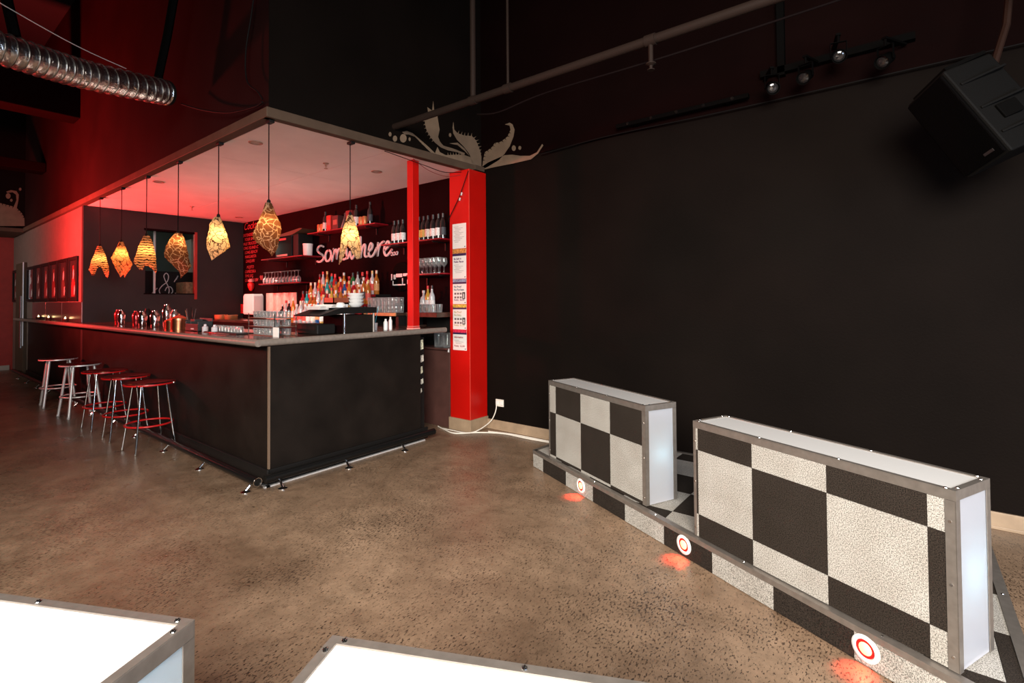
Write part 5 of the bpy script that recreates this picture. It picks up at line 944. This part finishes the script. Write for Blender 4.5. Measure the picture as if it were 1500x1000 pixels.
# ================================================================== foil duct
dp = smoothpath([(-4.62, -0.75, 3.27), (-4.78, -0.1, 3.235), (-4.945, 0.54, 3.235), (-5.19, 1.06, 3.30), (-5.43, 1.68, 3.42)], 28)
t = thing('foil_duct', 'ribbed silver foil duct sagging across the upper left corner', 'duct', (-5.0, 0.8, 3.3))
rr = [0.112+(0.004 if i % 3 == 1 else -0.004) for i in range(len(dp))]
at(MB().tube(dp, rr, 28).build('foil_hose', foil, smooth=80), t)
for i in range(1, len(dp)-1, 3):
    tg = (dp[i+1]-dp[i-1]).normalized(); a = tg.cross(Vector((0, 0, 1))).normalized(); c = tg.cross(a)
    at(MB().tube([dp[i]+(a*cos(2*pi*k/28)+c*sin(2*pi*k/28))*0.1165 for k in range(28)], 0.0035, 5, closed=True).build('wire_rib', steel), t)
at(MB().lathe([(0.108, 0), (0.116, 0), (0.116, 0.03), (0.108, 0.03)], (0, 0, 0), 28).build('end_collar', black, loc=dp[-1]-Vector(t.location)*0, rot=(dp[-1]-dp[-2]).to_track_quat('Z', 'Y').to_euler()), t)
at(MB().box(-5.54, -5.40, 1.62, 1.66, 3.52, 3.55).tube([(-5.47, 1.64, 3.54), (-5.30, 1.66, 3.9), (-4.92, 1.7, 4.9), (-4.5, 1.75, 6.19)], 0.035, 6).build('hanger_bar', rigM), t)
at(MB().tube([(-4.98, 0.62, 3.36), (-5.15, 0.5, 4.2), (-5.6, 0.3, 6.19)], 0.035, 6).build('hanger_bar', rigM), t)
cable('suspension_wire', 'thin grey steel wire running along above the foil duct', [(-5.33, 1.36, 3.50), (-5.1, 0.9, 3.50), (-4.8, 0.2, 3.62), (-4.5, -0.6, 3.85)], 0.004, silver, 'wire')
# ================================================================== overhead pipes
t = thing('sprinkler_pipe', 'long painted sprinkler pipe running overhead along the black wall', 'pipe', (-2.0, 3.13, 3.15)); PY, PZ = 3.131, 3.145
at(MB().cyl((-3.89, PY, PZ), (3.98, PY, PZ), 0.031, 14).build('pipe_run', pipeM, smooth=60), t)
at(MB().cyl((-2.844, PY, PZ), (-2.844, PY, 6.19), 0.024, 12).build('riser', pipeM, smooth=60), t)
at(MB().cyl((-2.467, PY, PZ), (-2.467, PY, 6.19), 0.011, 10).build('hanger_rod', pipeM, smooth=60), t)
for x in (-2.844, -2.467, -1.273): at(MB().cyl((x-0.035, PY, PZ), (x+0.035, PY, PZ), 0.038, 14).build('pipe_clamp', pipeM, smooth=60), t)
d = at(MB().cyl((-1.273, PY, PZ), (-1.273, PY, PZ-0.15), 0.016, 10).build('dropper', pipeM, smooth=60), t)
e = MB().lathe([(0.016, 0), (0.034, -0.004), (0.034, -0.010), (0.012, -0.02), (0.01, -0.04), (0.026, -0.045), (0.024, -0.049), (0, -0.049)], (-1.273, PY, PZ-0.15), 14).build('sprinkler_head', pipeM, smooth=40); e.parent = d; e.matrix_parent_inverse = Matrix.Identity(4)
cable('ceiling_cable', 'thin black cable strung just beneath the overhead sprinkler pipe', [(-2.95, 3.3, 3.10), (-2.7, 3.3, 3.06), (-2.2, 3.3, 3.10), (-1.2, 3.3, 3.09), (0.2, 3.3, 3.11), (2.5, 3.3, 3.12)], 0.007, pr('dusty_cable', (0.008, 0.005, 0.005), 0.7, spec=0.03))
cable('wall_cable', 'thin black cable running along the ledge line of the black wall', [(-2.95, 4.30, 2.97), (-2.2, 4.30, 3.0), (-1.2, 4.30, 2.985), (-0.2, 4.30, 2.985), (1.5, 4.30, 2.99)], 0.006, cableb)
t = thing('light_batten', 'long slim black lighting batten fixed along upper black wall', 'light bar', (-1.5, 4.25, 3.03))
at(MB().box(-2.07, -0.93, 4.235, 4.285, 3.032, 3.068).build('housing', rigM, bev=0.004), t)
for k in range(5): at(MB().cyl((-1.95+0.225*k, 4.23, 3.05), (-1.95+0.225*k, 4.236, 3.05), 0.014, 10).build('lens', chrome), t)
for x in (-1.9, -1.1): at(MB().box(x-0.015, x+0.015, 4.27, 4.332, 3.035, 3.06).build('bracket', rigM), t)
def par(x, z, tilt, lb):
    t = thing('stage_spotlight', lb, 'spotlight', (x, 4.12, z), tilt, 'small spotlights on the upper wall'); K = dict(parent=t); t.scale = (0.72,)*3
    MB().lathe([(0, 0.10), (0.035, 0.10), (0.05, 0.07), (0.055, -0.05), (0.065, -0.055), (0.065, -0.075), (0.058, -0.075), (0.05, -0.03), (0, -0.02)], (0, 0, 0), 18).build('can', rigM, smooth=50, rot=(radians(-60), 0, 0), **K)
    for s in (-1, 1): MB().box(s*0.066-0.003, s*0.066+0.003, -0.012, 0.012, -0.01, 0.13).build('yoke_arm', rigM, **K)
    MB().box(-0.069, 0.069, -0.012, 0.012, 0.124, 0.13).cyl((0, 0, 0.13), (0, 0, 0.2), 0.012, 8).box(-0.02, 0.02, -0.02, 0.30, 0.19, 0.21).build('yoke', rigM, **K)
    MB().lathe([(0.05, 0), (0.03, 0.008), (0, 0.012)], (0, 0, 0), 16).build('lens', pr('spot_lens', (0.02, 0.018, 0.018), 0.1, spec=0.9), rot=(radians(120), 0, 0), loc=(0, -0.045, -0.026), parent=t)
for x, z, a, lb in ((-0.74, 3.02, 0.4, 'small black spotlight at left of the wall spotlight row'), (-0.52, 3.04, -0.3, 'small black spotlight second in the wall spotlight row'), (-0.32, 3.13, 0.2, 'small black spotlight mounted highest in the wall spotlight row'), (-0.06, 3.02, -0.5, 'small black spotlight closest to the hanging loudspeaker')): par(x, z, a, lb)
t = thing('wall_rail', 'vertical black rail on the upper wall above the spotlights', 'rail', (-0.66, 4.3, 3.2)); at(MB().box(-0.73, -0.68, 4.28, 4.335, 3.16, 4.3).build('rail_bar', rigM), t); at(MB().box(-0.85, 0.1, 4.28, 4.335, 3.18, 3.23).build('cross_bar', rigM), t)
# ================================================================== loudspeaker
t = thing('hanging_loudspeaker', 'black loudspeaker hung tilted at the upper right corner', 'loudspeaker', (0.36, 3.75, 2.45)); K = dict(parent=t)
Rsp = Matrix.Rotation(radians(-52), 4, 'Z') @ Matrix.Rotation(radians(24), 4, 'X') @ Matrix.Rotation(radians(-16), 4, 'Y')
def sp(mb, name, m, bev=0.0, parent=None):
    mb.v = [tuple(Rsp @ Vector(p)) for p in mb.v]; return mb.build(name, m, bev=bev, parent=parent or t)
sp(MB().prism([(-0.15, -0.16), (0.15, -0.16), (0.11, 0.16), (-0.11, 0.16)], lambda a, b, d: (a, b, -0.27+d), 0.54), 'cabinet', speakerM, 0.012)
sp(MB().box(-0.14, 0.14, -0.178, -0.162, -0.255, 0.255), 'grille', grilleM, 0.008)
for z in (-0.16, 0.0, 0.16): sp(MB().box(0.10, 0.155, -0.13, 0.13, z-0.006, z+0.006), 'side_rib', speakerM, 0.002)
sp(MB().box(0.118, 0.150, -0.06, 0.05, -0.10, -0.02), 'handle_recess', rigM, 0.004)
sp(MB().box(0.04, 0.10, -0.182, -0.178, -0.225, -0.21), 'badge', pr('dull_badge', (0.06, 0.05, 0.05), 0.3, metal=0.6))
sp(MB().box(-0.13, 0.13, -0.12, 0.12, 0.27, 0.29), 'top_plate', rigM)
MB().tube([(0.05, 0.02, 0.24), (0.12, 0.10, 0.5), (0.16, 0.16, 0.9), (0.16, 0.2, 3.73)], 0.018, 8).build('hanging_arm', pr('rusty_bracket', (0.02, 0.009, 0.006), 0.6, spec=0.1), parent=t)
t = thing('hanging_loudspeaker', 'second black loudspeaker mostly cut off by the right edge', 'loudspeaker', (1.02, 3.80, 2.5)); 
R2 = Matrix.Rotation(radians(30), 4, 'Z') @ Matrix.Rotation(radians(20), 4, 'X') @ Matrix.Rotation(radians(-12), 4, 'Y')
for mb, nm, m in ((MB().prism([(-0.13, -0.16), (0.13, -0.16), (0.10, 0.16), (-0.10, 0.16)], lambda a, b, d: (a, b, -0.27+d), 0.54), 'cabinet', speakerM), (MB().box(-0.12, 0.12, -0.176, -0.162, -0.255, 0.255), 'grille', grilleM)):
    mb.v = [tuple(R2 @ Vector(p)) for p in mb.v]; mb.build(nm, m, bev=0.01, parent=t)
MB().tube([(0, 0.05, 0.24), (0, 0.1, 0.6), (0, 0.2, 3.73)], 0.018, 8).build('hanging_arm', rigM, parent=t)
